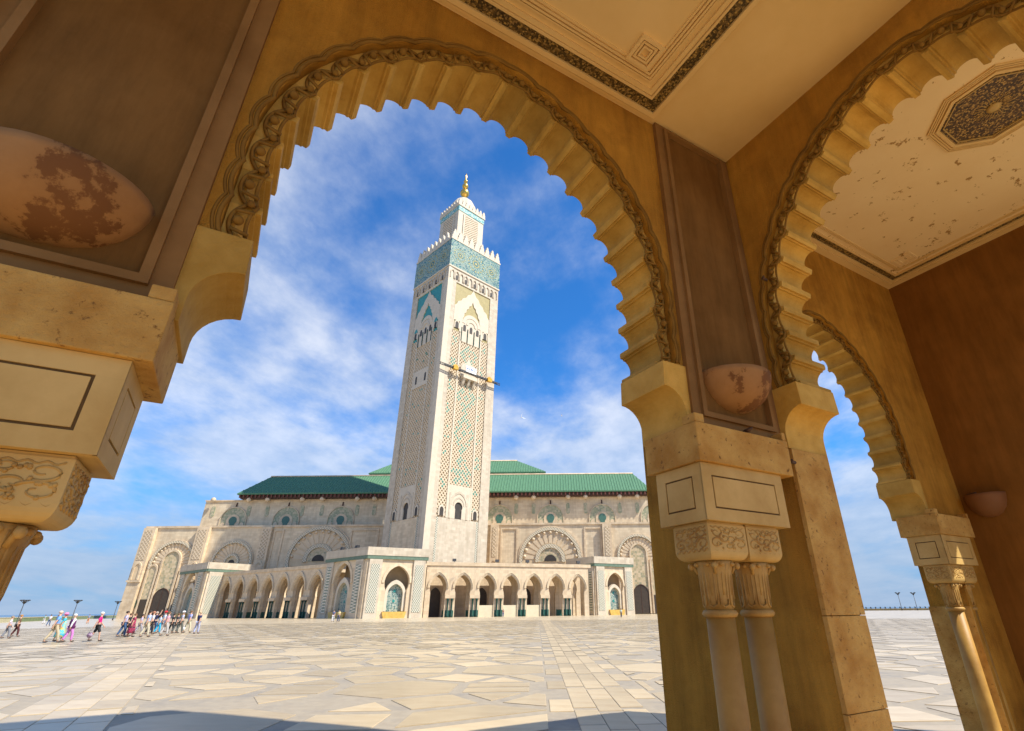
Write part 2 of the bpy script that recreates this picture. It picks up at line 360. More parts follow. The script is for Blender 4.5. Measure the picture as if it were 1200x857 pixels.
# ------------------------------------------------------------------ ground, sea
M['grey'] = mat('grey_paving_stone', (0.315, 0.265, 0.195), (0.375, 0.32, 0.235), 0.6, 5, spec=0.2, bump=0.1, bscale=40, bdist=0.002, spots=(0.19, 0.18, 0.17), spot_scale=0.8, spot_lvl=(0.5, 0.8))
M['slab'] = mat('cream_marble_slab', (0.57, 0.455, 0.285), (0.47, 0.36, 0.21), 0.34, 1.3, spec=0.4, bump=0.06, bscale=30, bdist=0.002, rnd=0.24, spots=(0.50, 0.355, 0.20), spot_scale=0.9, spot_lvl=(0.55, 0.8), stretch=(1, 2.6, 1))
M['farplaza'] = mat('far_marble_paving', (0.56, 0.455, 0.305), (0.46, 0.37, 0.24), 0.28, 0.35, spec=0.4, detail=3, contrast=(0.45, 0.55))
M['sea'] = mat('sea_water', (0.03, 0.10, 0.19), (0.05, 0.14, 0.24), 0.25, 0.02, bump=0.4, bscale=0.6, bdist=0.3)

g = MB()
RI = 95.0
def disc(mb, r0, r1, z, n=72, mi=0):
    if r0 == 0:
        mb.add([(0, 0, z)] + [(r1 * math.cos(2 * math.pi * k / n), r1 * math.sin(2 * math.pi * k / n), z) for k in range(n)],
               [(0, 1 + k, 1 + (k + 1) % n) for k in range(n)], mi)
    else:
        mb.add([(r * math.cos(2 * math.pi * k / n), r * math.sin(2 * math.pi * k / n), z) for r in (r0, r1) for k in range(n)],
               [(k, n + k, n + (k + 1) % n, (k + 1) % n) for k in range(n)], mi)
disc(g, 0, RI, 0.0, mi=0)
disc(g, RI, 400, 0.0, mi=1)
plaza = tag(g.build('plaza', [M['grey'], M['farplaza']]), 'wide open plaza paved in cream marble with grey stone bands', None, None, 'structure')
g = MB(); disc(g, 0, 40000, -9.0, n=96)
tag(g.build('sea', M['sea']), 'blue sea beyond the plaza parapet', None, None, 'structure')

# twelve-fold paving: hexagons, squares and triangles with grey bands, cut by two strips of oblong tiles
def clip(poly, nx, ny, c):          # keep nx*x + ny*y <= c
    out = []
    for i, p in enumerate(poly):
        q = poly[(i + 1) % len(poly)]
        a = nx * p[0] + ny * p[1] - c; b = nx * q[0] + ny * q[1] - c
        if a <= 0: out.append(p)
        if (a < 0 < b) or (b < 0 < a):
            t = a / (a - b); out.append((p[0] + (q[0] - p[0]) * t, p[1] + (q[1] - p[1]) * t))
    return out
def inset(poly, d):
    ar = sum(poly[i][0] * poly[(i + 1) % len(poly)][1] - poly[(i + 1) % len(poly)][0] * poly[i][1] for i in range(len(poly)))
    if abs(ar) < 1e-6: return []
    if ar < 0: poly = poly[::-1]
    res = list(poly)
    for i in range(len(poly)):
        p, q = poly[i], poly[(i + 1) % len(poly)]
        l = math.hypot(q[0] - p[0], q[1] - p[1])
        if l < 1e-6: continue
        nx, ny = (q[1] - p[1]) / l, -(q[0] - p[0]) / l
        res = clip(res, nx, ny, nx * p[0] + ny * p[1] - d)
        if len(res) < 3: return []
    return res
def area(p):
    return abs(sum(p[i][0] * p[(i + 1) % len(p)][1] - p[(i + 1) % len(p)][0] * p[i][1] for i in range(len(p)))) / 2
ROT = R_(1.8)
polys = []           # (polygon in the turned pattern frame, gap)
ED = 1.62
LAT = ED * (1 + math.sqrt(3))
ap = ED * math.sqrt(3) / 2
for i in range(-45, 46):
    for j in range(-6, 52):
        cx = LAT * (i + 0.5 * (j % 2)) - 0.9; cy = LAT * math.sqrt(3) / 2 * j + 2.2
        if cx * cx + cy * cy > (RI + 4) ** 2 or cy < -3: continue
        if abs(math.degrees(math.atan2(cx, max(cy, 0.1)))) > 62 and cy > 6: continue
        hexp = [(cx + ED * math.cos(R_(30 + 60 * k)), cy + ED * math.sin(R_(30 + 60 * k))) for k in range(6)]
        ty = (i * 7 + j * 13) % 5
        if ty in (0, 3):                       # hexagon laid as three lozenges
            for k in range(3):
                a = 2 * k + (0 if ty == 0 else 1)
                polys.append(([(cx, cy), hexp[a % 6], hexp[(a + 1) % 6], hexp[(a + 2) % 6]], 0.17))
        elif ty == 1:                          # two long halves
            polys.append(([hexp[0], hexp[1], hexp[2], hexp[3]], 0.17)); polys.append(([hexp[3], hexp[4], hexp[5], hexp[0]], 0.17))
        else:
            polys.append((hexp, 0.18))
        for k in range(3):                     # squares on three sides
            a, b = hexp[k], hexp[(k + 1) % 6]
            nx, ny = math.cos(R_(60 + 60 * k)) * ED, math.sin(R_(60 + 60 * k)) * ED
            sq = [a, b, (b[0] + nx, b[1] + ny), (a[0] + nx, a[1] + ny)]
            r = (i * 3 + j * 5 + k * 7) % 7
            if r == 0: continue                # all-grey square
            if r in (1, 4):                    # square of two tiles
                m0 = ((a[0] + b[0]) / 2, (a[1] + b[1]) / 2); m1 = (m0[0] + nx, m0[1] + ny)
                for q in ([a, m0, m1, sq[3]], [m0, b, sq[2], m1]):
                    polys.append((q, 0.10))
            else:
                polys.append((sq, 0.18))
        for k in (0, 1):                       # triangles
            a = hexp[k + 0 if k == 0 else 1]
            v0 = hexp[1 if k == 0 else 2]
            d1 = (math.cos(R_(60 + 60 * k)) * ED, math.sin(R_(60 + 60 * k)) * ED); d2 = (math.cos(R_(120 + 60 * k)) * ED, math.sin(R_(120 + 60 * k)) * ED)
            tr = [v0, (v0[0] + d1[0], v0[1] + d1[1]), (v0[0] + d2[0], v0[1] + d2[1])]
            polys.append((tr, 0.15))
def turn(p, r=ROT):
    return (p[0] * math.cos(r) - p[1] * math.sin(r), p[0] * math.sin(r) + p[1] * math.cos(r))
strips = [((0.98, 9.0), azv(-1.8), 1.05), ((-7.9, 9.6), azv(-31.5), 0.78)]
slabs = []
for p, gap in polys:
    p = inset([turn(q) for q in p], gap)
    if len(p) < 3: continue
    parts = [p]
    for (o, d, hw) in strips:
        nx, ny = d.y, -d.x; c = nx * o[0] + ny * o[1]; nxt = []
        for q in parts:
            for s_, cc_ in ((1, c - hw - 0.05), (-1, -(c + hw + 0.05))):
                r = clip(q, s_ * nx, s_ * ny, cc_)
                if len(r) >= 3 and area(r) > 0.12: nxt.append(r)
        parts = nxt
    slabs += parts
for si, (o, d, hw) in enumerate(strips):
    nx, ny = d.y, -d.x; ncol = 5 if si == 0 else 3; wd = 2 * hw / ncol
    for r in range(-4, 62):
        for c in range(ncol):
            L = 1.42; off = 0.0 if (c % 2 == 0) else 0.35
            if si == 0 and ((c == 0 and r % 2 == 0) or (c == ncol - 1 and r % 2 == 1)): continue
            s0 = r * L + off + (0.12 if r % 2 else 0); s1 = r * L + off + L - 0.02
            if si == 0 and r % 2 == 0: s1 -= 0.10
            t0 = -hw + c * wd + 0.008; t1 = -hw + (c + 1) * wd - 0.008
            slabs.append([(o[0] + d.x * s + nx * t, o[1] + d.y * s + ny * t) for s, t in ((s0, t0), (s0, t1), (s1, t1), (s1, t0))])
def seen(p):
    cx = sum(q[0] for q in p) / len(p); cy = sum(q[1] for q in p) / len(p)
    dist = math.hypot(cx, cy); a = math.degrees(math.atan2(cx, cy))
    ok = dist > 7.2 and ((-50 < a < 11) or (27 < a < 41)) and cy > 0
    return ok, area(p) / dist ** 3
near = sorted([p for p in slabs if seen(p)[0]], key=lambda p: -seen(p)[1])[:300]
nearid = {id(p) for p in near}
def slab_into(mb, p, cx, cy, h):
    e = 0.012
    q = inset(p, e)
    if len(q) != len(p):
        mb.prism([(a - cx, b - cy) for a, b in p], lambda a, b, d: (a, b, d), -0.004, h); return
    n = len(p); ar = sum(p[i][0] * p[(i + 1) % n][1] - p[(i + 1) % n][0] * p[i][1] for i in range(n))
    p2 = p if ar > 0 else p[::-1]
    q = inset(p2, e)
    # match inset vertices to outline vertices
    q = [min(q, key=lambda w: (w[0] - v[0]) ** 2 + (w[1] - v[1]) ** 2) for v in p2]
    vs = [(a - cx, b - cy, -0.004) for a, b in p2] + [(a - cx, b - cy, h - 0.003) for a, b in p2] + [(a - cx, b - cy, h) for a, b in q]
    fs = [tuple(2 * n + i for i in range(n))]
    for i in range(n):
        j = (i + 1) % n
        fs.append((i, j, n + j, n + i)); fs.append((n + i, n + j, 2 * n + j, 2 * n + i))
    mb.add(vs, fs)
for p in near:
    cx = sum(q[0] for q in p) / len(p); cy = sum(q[1] for q in p) / len(p)
    mb = MB(); slab_into(mb, p, cx, cy, 0.010 + random.random() * 0.003)
    mb.build('paving_slab', M['slab'], plaza, loc=(cx, cy, 0))
far = MB()
for p in slabs:
    if id(p) in nearid: continue
    h = 0.010 + random.random() * 0.003
    far.add([(a, b, h) for a, b in p], [tuple(range(len(p)))])
fm = far.build('far_paving_slabs', M['slab'], plaza)
fm['kind'] = 'stuff'

# ------------------------------------------------------------------ the portico the camera stands in
A = 2.4                                     # metres from the camera to the inner face of the front wall
def Zd(d): return EYE + d * A
PR = empty('portico', (0, 0, 0), R_(31.282))
tag(PR, 'ochre plastered portico with scalloped arches, stone columns and coffered cream ceilings', 'portico')
T = 0.19
HW, ZS, ZV, ER, RR = 0.532, 0.66, 0.90, 0.1106, 0.6426
def base_curve(n_arc=60):
    pts = [(-HW, ZS + (ZV - ZS) * k / 10) for k in range(10)]
    amax = math.acos(ER / RR)
    for k in range(n_arc + 1):
        t = amax * k / n_arc
        pts.append((-(RR * math.cos(t) - ER), ZV + RR * math.sin(t)))
    return pts + [(-x, z) for x, z in reversed(pts[:-1])]
BC = base_curve()
CUM = [0.0]
for i in range(1, len(BC)):
    CUM.append(CUM[-1] + math.hypot(BC[i][0] - BC[i - 1][0], BC[i][1] - BC[i - 1][1]))
TOT = CUM[-1]
def bpt(s, off=0.0):
    s = min(max(s, 0), TOT); lo = 0
    while lo < len(CUM) - 2 and CUM[lo + 1] < s: lo += 1
    f = (s - CUM[lo]) / max(CUM[lo + 1] - CUM[lo], 1e-9)
    x = BC[lo][0] + (BC[lo + 1][0] - BC[lo][0]) * f; z = BC[lo][1] + (BC[lo + 1][1] - BC[lo][1]) * f
    i0 = max(lo - 1, 0); i1 = min(lo + 2, len(BC) - 1)
    tx, tz = BC[i1][0] - BC[i0][0], BC[i1][1] - BC[i0][1]; l = math.hypot(tx, tz)
    return (x - tz / l * off, z + tx / l * off)      # outward is to the left of travel
NL = 24
CELL = TOT / NL
vous_me = []
for k in range(NL):
    prof = []
    s0 = k * CELL
    for f, o in [(0, 0.0), (0.10, 0.001), (0.105, 0.011), (0.155, 0.012), (0.16, 0.020)] + [(0.16 + 0.68 * q / 8, 0.020 + 0.019 * math.sin(math.pi * q / 8) ** 0.7) for q in range(1, 8)] + [(0.84, 0.020), (0.845, 0.012), (0.895, 0.011), (0.90, 0.001), (1.0, 0.0)]:
        prof.append(bpt(s0 + f * CELL, o))
    outer = [bpt(s0 + f * CELL, 0.0592) for f in (1, 0.66, 0.33, 0)]
    mb = MB(); jit = random.uniform(-0.0015, 0.0015)
    mb.prism(prof + outer, lambda a, b, d: (a * A, d * A, Zd(b)), 0.024 + jit, T - 0.001)
    vous_me.append(mb.mesh('voussoir', M['voussoir']))
# interlaced chain moulding on the face
ch = MB()
NP = 12
for lay, (o0, o1, rr, ph) in enumerate([(0.028, 0.050, 0.0044, 0), (0.010, 0.020, 0.0038, 0)]):
    path = []
    for k in range(NL):
        for q in range(NP):
            f = q / NP
            x, z = bpt((k + f) * CELL, o0 + (o1 - o0) * math.sin(math.pi * f) ** 0.8)
            path.append((x * A, (0.017 + 0.003 * math.sin(2 * math.pi * f)) * A, Zd(z)))
    ch.tube(path, rr * A, 6, ref=Vector((0, 1, 0)))
for k in range(NL):
    for f in (0.2, 0.8):
        a = bpt((k + f) * CELL, 0.012); b = bpt((k + f + (0.06 if f < 0.5 else -0.06)) * CELL, 0.044)
        ch.tube([(a[0] * A, 0.012 * A, Zd(a[1])), (b[0] * A, 0.010 * A, Zd(b[1]))], 0.0042 * A, 5, ref=Vector((0, 1, 0)))
    x, z = bpt((k + 0.5) * CELL, 0.035); ch.sphere((x * A, 0.010 * A, Zd(z)), 0.0105 * A, 8, 6)
    x, z = bpt((k + 0.0) * CELL, 0.022); ch.sphere((x * A, 0.010 * A, Zd(z)), 0.0085 * A, 8, 6)
for o0, rr in ((0.060, 0.0048), (0.070, 0.0034)):
    path = []
    for k in range(NL):
        for q in range(NP):
            f = q / NP; x, z = bpt((k + f) * CELL, o0 + 0.010 * math.sin(math.pi * f) ** 0.8 - 0.003)
            path.append((x * A, 0.0, Zd(z)))
    ch.tube(path, rr * A, 6, ref=Vector((0, 1, 0)))
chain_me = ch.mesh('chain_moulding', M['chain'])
# corbels under the arch (right-hand one, and its mirror)
def corbel_mesh(sg):
    pr = [(0.602, 0.456), (0.628, 0.456), (0.628, 0.6585), (0.530, 0.6585), (0.527, 0.585)]
    for q in range(0, 9):
        t = math.pi / 2 * q / 8
        pr.append((0.527 + 0.075 * (math.sin(t)), 0.580 - 0.078 * (1 - math.cos(t)) ** 1.0))
    mb = MB(); mb.prism([(sg * x, z) for x, z in pr], lambda a, b, d: (a * A, d * A, Zd(b)), -0.008, T + 0.002)
    return mb.mesh('corbel', M['voussoir'], bevel=0.003)
corb_me = [corbel_mesh(1), corbel_mesh(-1)]
def place_arch(u, v, rz, chain=True):
    for me in vous_me: link('voussoir', me, PR, (u * A, v * A, 0), rz)
    for me in corb_me: link('corbel', me, PR, (u * A, v * A, 0), rz)
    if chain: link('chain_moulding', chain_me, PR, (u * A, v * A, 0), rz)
# walls: rectangle with the arch opening; lower legs start at lx and reach z_low
def arch_wall(name, x0, x1, ztop, leg, zleg, mt, u, v, rz, low=None, th=T):
    """low: (leg half width below zleg, floor) or None when the wall stops at zleg on columns"""
    cut = [bpt(TOT * q / 70, 0.060) for q in range(71)]
    pts = []
    if low:
        pts += [(-low, -EYE / A), (x0, -EYE / A), (x0, ztop), (x1, ztop), (x1, -EYE / A), (low, -EYE / A), (low, zleg), (leg, zleg)]
    else:
        pts += [(-leg, zleg), (x0, zleg), (x0, ztop), (x1, ztop), (x1, zleg), (leg, zleg)]
    pts += [(leg, 0.659)] + list(reversed(cut)) + [(-leg, 0.659)]
    if low: pts += [(-leg, zleg), (-low, zleg)]
    mb = MB(); mb.prism(pts, lambda a, b, d: (a * A, d * A, Zd(b)), 0.0, th)
    return mb.build(name, mt, PR, loc=(u * A, v * A, 0), rz=rz)
UC = 0.447
arch_wall('front_wall', -1.03, 1.03, 1.80, 0.630, 0.470, M['plaster'], UC, 1.0, 0)
place_arch(UC, 1.0, 0)
# transverse wall between the two bays (local x points back towards the camera side)
VC = 0.364
arch_wall('transverse_wall', -1.296, 1.296, 2.205, 0.630, 0.46, M['plaster'], 1.46, VC, R_(-90), low=0.612, th=0.18)
place_arch(1.46, VC, R_(-90))
arch_wall('transverse_wall', -1.296, 1.296, 1.80, 0.630, 0.46, M['plaster'], -0.75, VC, R_(-90), low=0.612, th=0.18)
# pavilion front wall and end wall
U3 = 2.725
arch_wall('pavilion_wall', -1.083, 1.088, 2.205, 0.630, 0.470, M['plaster'], U3, 1.46, 0, low=0.765, th=0.20)
place_arch(U3, 1.46, 0)
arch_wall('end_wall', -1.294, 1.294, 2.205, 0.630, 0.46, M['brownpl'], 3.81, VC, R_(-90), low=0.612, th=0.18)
# stone facing of the transverse arch jamb
for vv0, vv1 in ((0.961, 0.976),):
    zs = [0.0, 0.42, 0.98, Zd(0.0) - 0.05, Zd(0.455)]
    for z0, z1 in zip(zs[:-1], zs[1:]):
        mb = MB(); mb.box(1.457 * A, 1.644 * A, vv0 * A, vv1 * A, z0 + 0.002, z1 - 0.002)
        mb.build('jamb_stone', M['travert'], PR, bevel=0.004)
# stone lower part of the pavilion jamb
mb = MB(); mb.box((U3 + 0.757) * A, (U3 + 0.7655) * A, 1.456 * A, 1.664 * A, 0.0, EYE + 0.0)
mb.build('jamb_stone', M['travert'], PR, bevel=0.004)

def grooved(name, x0, x1, y0, y1, z0, z1, mx, mz, sides=(), gw=0.011, gd=0.012):
    """block with an incised rectangle on its inner face (y0) and on its side faces"""
    mb = MB(); mb.box(x0 + gd, x1 - gd, y0 + gd, y1, z0, z1)
    def plate(a0, a1, b0, b1, fn):
        for (p0, p1, q0, q1) in ((a0, a1, b0, b0 + mz), (a0, a1, b1 - mz, b1), (a0, a0 + mx, b0 + mz, b1 - mz), (a1 - mx, a1, b0 + mz, b1 - mz), (a0 + mx + gw, a1 - mx - gw, b0 + mz + gw, b1 - mz - gw)):
            fn(p0, p1, q0, q1)
    plate(x0, x1, z0, z1, lambda p0, p1, q0, q1: mb.box(p0, p1, y0, y0 + gd + 0.001, q0, q1))
    o = mb.build(name, M['marble'], PR)
    gr = MB()
    def gbox(fn, a0, a1, b0, b1):
        for (p0, p1, q0, q1) in ((a0 + mx, a1 - mx, b0 + mz, b0 + mz + gw), (a0 + mx, a1 - mx, b1 - mz - gw, b1 - mz), (a0 + mx, a0 + mx + gw, b0 + mz + gw, b1 - mz - gw), (a1 - mx - gw, a1 - mx, b0 + mz + gw, b1 - mz - gw)):
            fn(p0, p1, q0, q1)
    gbox(lambda p0, p1, q0, q1: gr.box(p0, p1, y0 + 0.007, y0 + gd + 0.001, q0, q1), x0, x1, z0, z1)
    for sd in sides:
        xs = x0 if sd < 0 else x1
        sb = MB()
        plate(y0 + 0.0005, y1 - 0.002, z0, z1, lambda p0, p1, q0, q1: sb.box(min(xs, xs - sd * (gd + 0.001)), max(xs, xs - sd * (gd + 0.001)), p0, p1, q0, q1))
        sb.build('side_plate', M['marble'], o)
        gbox(lambda p0, p1, q0, q1: gr.box(min(xs - sd * 0.007, xs - sd * (gd + 0.001)), max(xs - sd * 0.007, xs - sd * (gd + 0.001)), p0, p1, q0, q1), y0 + 0.0005, y1 - 0.002, z0, z1)
    gr.build('incised_line', M['groove'], o)
    return o

def scroll_face(mb, fn, w, h, seed):
    """arabesque scrolls in low relief on a face; fn(a, b) -> xyz on the face"""
    rnd = random.Random(seed)
    for (cx, cy, sg, ph, rr_) in ((0.2, 0.36, 1, 0.4, .17), (0.8, 0.36, -1, 2.7, .17), (0.2, 0.74, -1, 1.2, .15), (0.8, 0.74, 1, 4.3, .15), (0.41, 0.55, 1, 2, .15), (0.6, 0.5, -1, 5, .14), (0.5, 0.28, -1, 1, .10), (0.5, 0.83, 1, 3, .10)):
        path = []
        for q in range(20):
            t = ph + sg * q * 0.38; r = rr_ * (1.15 - q / 21)
            path.append(fn((cx + r * math.cos(t) * 0.95) * w, (cy + r * math.sin(t) * 1.1) * h))
        mb.tube(path, [0.007 - 0.0002 * q for q in range(20)], 5)
    for q in range(26):
        mb.sphere(fn(rnd.uniform(.08, .92) * w, rnd.uniform(.16, .9) * h), 0.009, 6, 4)
    path = [fn((0.06 + 0.88 * q / 30) * w, (0.13 + 0.05 * math.sin(q * 1.25)) * h) for q in range(31)]
    mb.tube(path, 0.005, 5)
    path = [fn((0.06 + 0.88 * q / 30) * w, (0.93 + 0.03 * math.cos(q * 1.25)) * h) for q in range(31)]
    mb.tube(path, 0.004, 5)
def carved(x0, x1, y0, y1, z0, z1, side):
    # block with a rounded lower edge
    rr = 0.05
    mb = MB()
    nx = 6
    secs = []
    for q in range(nx + 1):
        t = math.pi / 2 * q / nx
        secs.append((rr * (1 - math.sin(t)) if q < nx else 0.0, z0 + rr * (1 - math.cos(t))))
    secs = [(0.045 * (1 - math.sin(math.pi / 2 * q / nx)), z0 + 0.06 * (1 - math.cos(math.pi / 2 * q / nx))) for q in range(nx + 1)] + [(0.0, z1 - 0.012), (0.006, z1 - 0.012), (0.006, z1)]
    vs = []; fs = []
    for e, z in secs:
        vs += [(x0 + e, y0 + e, z), (x1 - e, y0 + e, z), (x1 - e, y1 - e, z), (x0 + e, y1 - e, z)]
    for i in range(len(secs) - 1):
        for k in range(4):
            fs.append((i * 4 + k, i * 4 + (k + 1) % 4, (i + 1) * 4 + (k + 1) % 4, (i + 1) * 4 + k))
    fs.append((3, 2, 1, 0)); n = (len(secs) - 1) * 4; fs.append((n, n + 1, n + 2, n + 3))
    mb.add(vs, fs)
    o = mb.build('carved_block', M['marble'], PR)
    rl = MB()
    zb = z0 + 0.035; hh = z1 - 0.02 - zb
    scroll_face(rl, lambda a, b: (x0 + a, y0 + (0.001 if b > 0.03 else 0.005), zb + b), x1 - x0, hh, 3)
    xs = x0 if side < 0 else x1
    scroll_face(rl, lambda a, b: (xs, y0 + a, zb + b), y1 - y0, hh, 5)
    rl.build('relief', M['capital'], o)
    return o

colm = MB()
RC = 0.0355 * A
zring = Zd(-0.012)
colm.lathe([(RC * 1.75, 0.0), (RC * 1.75, 0.07), (RC * 1.45, 0.075), (RC * 1.5, 0.10), (RC * 1.2, 0.13), (RC * 1.06, 0.16), (RC * 1.03, 0.5), (RC, zring)], n=28)
col_me = colm.mesh('column', M['column'])
rg = MB(); rg.lathe([(RC * 0.9, zring - 0.022), (RC * 1.14, zring - 0.018), (RC * 1.27, zring), (RC * 1.14, zring + 0.018), (RC * 0.9, zring + 0.022)], n=28)
ring_me = rg.mesh('neck_ring', M['capital'])
cp = MB(); z0c = zring + 0.018; z1c = Zd(0.112); hc = z1c - z0c
cp.lathe([(RC * 1.0, z0c), (RC * 1.04, z0c + hc * 0.2), (RC * 1.14, z0c + hc * 0.7), (RC * 1.32, z0c + hc * 0.92), (RC * 1.36, z0c + hc)], n=32)
for k in range(8):                                    # U-shaped leaves standing proud of the bell
    t0 = 2 * math.pi * (k + 0.5) / 8
    path = []
    for q in range(15):
        f = q / 14
        if f < 0.4: da, zz_ = -0.27, 0.93 - 0.78 * (f / 0.4)
        elif f < 0.6: da, zz_ = -0.27 * math.cos(math.pi * (f - 0.4) / 0.2), 0.15 - 0.09 * math.sin(math.pi * (f - 0.4) / 0.2)
        else: da, zz_ = 0.27, 0.15 + 0.78 * ((f - 0.6) / 0.4)
        r = RC * (1.05 + 0.12 * zz_ + (0.12 if zz_ > 0.8 else 0))
        path.append((r * math.cos(t0 + da), r * math.sin(t0 + da), z0c + hc * zz_))
    cp.tube(path, RC * 0.075, 5)
    path = [(RC * (1.06 + 0.12 * f) * math.cos(t0), RC * (1.06 + 0.12 * f) * math.sin(t0), z0c + hc * (0.3 + 0.6 * f)) for f in (0, 0.5, 1)]
    cp.tube(path, RC * 0.05, 5)
    cp.sphere((RC * 1.36 * math.cos(t0), RC * 1.36 * math.sin(t0), z0c + hc * 0.93), RC * 0.2, 8, 6, (1, 1, 0.8))
for k in range(4):                                    # corner volutes
    t0 = math.pi / 4 + math.pi / 2 * k
    cp.sphere((RC * 1.66 * math.cos(t0), RC * 1.66 * math.sin(t0), z0c + hc * 0.9), RC * 0.22, 8, 6, (1, 1, 1.1))
    cp.tube([(RC * 1.2 * math.cos(t0), RC * 1.2 * math.sin(t0), z0c + hc * 0.75), (RC * 1.6 * math.cos(t0), RC * 1.6 * math.sin(t0), z0c + hc * 0.97)], RC * 0.13, 6)
cap_me = cp.mesh('capital', M['capital'])

def pier(mir, du, dv):
    """impost, frieze, carved blocks and twin columns; mir mirrors u about the arch axis"""
    f = (lambda u: (u + du) * A) if not mir else (lambda u: (0.866 - u + du) * A)
    def xs(a, b, k=0.0):
        p, q = f(a) - k * A * mir, f(b) - k * A * mir; return (p, q) if p < q else (q, p)
    V = lambda v: (v + dv) * A
    sd = 1 if mir else -1
    x0, x1 = xs(1.027, 1.417)
    mb = MB(); mb.box(x0, x1, V(0.945), V(1.16), Zd(0.357), Zd(0.466)); imp = mb.build('impost', M['travert'], PR, bevel=0.006)
    for a, b in ((1.0285, 1.064), (1.40, 1.4155)):
        e0, e1 = xs(a, b); mb = MB(); mb.box(e0, e1, V(0.9465), V(0.996), Zd(0.467), Zd(0.492)); mb.build('ear', M['travert'], imp, bevel=0.006)
    x0, x1 = xs(1.038, 1.368, 0.016)
    grooved('frieze_block', x0, x1, V(0.957), V(1.135), Zd(0.206), Zd(0.356), 0.085, 0.075, (sd,))
    for (a, b), (c) in (((1.05, 1.191), 1.1205), ((1.1955, 1.33), 1.263)):
        x0, x1 = xs(a, b, 0.027); carved(x0, x1, V(0.972), V(1.098), Zd(0.113), Zd(0.205), sd)
        co = link('column', col_me, PR, (f(c) - 0.030 * A * mir, V(1.034), 0))
        link('neck_ring', ring_me, co); link('capital', cap_me, co)
pier(False, 0, 0)
pier(True, 0, 0)
pier(False, U3 - UC, 0.46)
pier(True, U3 - UC, 0.46)

# brown wall panels with frames on both pilasters
def wall_panel(u0, u1):
    z0, z1 = 0.470, 1.70
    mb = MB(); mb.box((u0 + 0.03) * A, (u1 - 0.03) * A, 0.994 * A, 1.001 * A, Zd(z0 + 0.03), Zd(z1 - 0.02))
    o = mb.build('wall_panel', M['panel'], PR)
    for (e0, e1, y) in ((0.0, 0.034, 0.984), (0.034, 0.050, 0.974)):
        fr = MB()
        a0, a1, b0, b1 = u0 + e0, u1 - e0, z0 + e0, z1 - e0 * 0.6
        w = e1 - e0
        for p in ([(a0, b0), (a1, b0), (a1 - w, b0 + w), (a0 + w, b0 + w)], [(a0, b1), (a1, b1), (a1 - w, b1 - w * 0.6), (a0 + w, b1 - w * 0.6)],
                  [(a0, b0), (a0 + w, b0 + w), (a0 + w, b1 - w * 0.6), (a0, b1)], [(a1, b0), (a1 - w, b0 + w), (a1 - w, b1 - w * 0.6), (a1, b1)]):
            fr.prism(p, lambda a, b, d: (a * A, d * A, Zd(b)), y, 1.001)
        fr.build('frame', M['frame'], o)
    return o
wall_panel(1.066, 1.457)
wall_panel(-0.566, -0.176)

# honey-coloured floor slab, unseen, added to bounce warm light under the vaults
FT = mat('warm_bounce_floor', (0.62, 0.40, 0.16), (0.54, 0.33, 0.12), 0.5, 2.0, bricks=(0.6, 0.6, 0.01, 0.7))
mb = MB(); mb.box(-1.2 * A, 4.0 * A, -1.9 * A, 0.93 * A, 0.0, 0.045); mb.build('floor', FT, PR)
# ceilings
def ring(mb, r, i0, i1, z0, z1):
    u0, u1, v0, v1 = r
    def q(i): return [((u0 + i) * A, (v0 + i) * A), ((u1 - i) * A, (v0 + i) * A), ((u1 - i) * A, (v1 - i) * A), ((u0 + i) * A, (v1 - i) * A)]
    a, b = q(i0), q(i1)
    for k in range(4):
        j = (k + 1) % 4
        mb.prism([a[k], a[j], b[j], b[k]], lambda x, y, d: (x, y, d), z0, z1)
Z1 = Zd(1.705); Z2 = Zd(2.156)
mb = MB(); mb.box(-0.60 * A, 1.50 * A, -0.272 * A, 1.05 * A, Z1, Z1 + 0.14)
c1 = mb.build('ceiling', M['ceil'], PR)
RC1 = (-0.167, 1.061, -0.258, 0.986)
mb = MB(); ring(mb, RC1, 0.0, 0.009, Z1 - 0.016, Z1 + 0.01); ring(mb, RC1, 0.013, 0.030, Z1 - 0.030, Z1 + 0.01); mb.build('cornice', M['ceil'], c1)
mb = MB(); ring(mb, RC1, 0.031, 0.073, Z1 - 0.010, Z1 + 0.01); mb.build('mosaic_border', M['mosaic_b'], c1)
mb = MB(); ring(mb, RC1, 0.074, 0.082, Z1 - 0.034, Z1 + 0.01); ring(mb, RC1, 0.084, 0.100, Z1 - 0.020, Z1 + 0.01); mb.build('cornice', M['ceil'], c1)
mb = MB()
for i0 in (0.118, 0.129, 0.141, 0.152):
    ring(mb, RC1, i0, i0 + 0.007, Z1 - 0.012 - (0.008 if 0.12 < i0 < 0.15 else 0), Z1 + 0.01)
mb.build('panel_moulding', M['ceil'], c1)
for cu in (0.853, 0.041):
    mb = MB()
    for e, w, d in ((0.0, 0.012, 0.030), (0.016, 0.008, 0.020), (0.028, 0.006, 0.026)):
        ring(mb, (cu - 0.047 + 0, cu + 0.047, 0.79 - 0.047, 0.79 + 0.047), e, e + w, Z1 - d, Z1 + 0.01)
    mb.build('corner_square', M['ceil'], c1)
mb = MB(); mb.box(1.60 * A, 3.85 * A, -0.75 * A, 1.50 * A, Z2, Z2 + 0.10)
c2 = mb.build('pavilion_ceiling', M['ceil2'], PR)
RC2 = (1.64, 3.81, -0.732, 1.46)
mb = MB(); ring(mb, RC2, 0.0, 0.045, Z2 - 0.05, Z2 + 0.01); ring(mb, RC2, 0.047, 0.070, Z2 - 0.034, Z2 + 0.01); mb.build('cornice', M['ceil'], c2)
mb = MB(); ring(mb, RC2, 0.071, 0.108, Z2 - 0.012, Z2 + 0.01); mb.build('mosaic_border', M['mosaic_b'], c2)
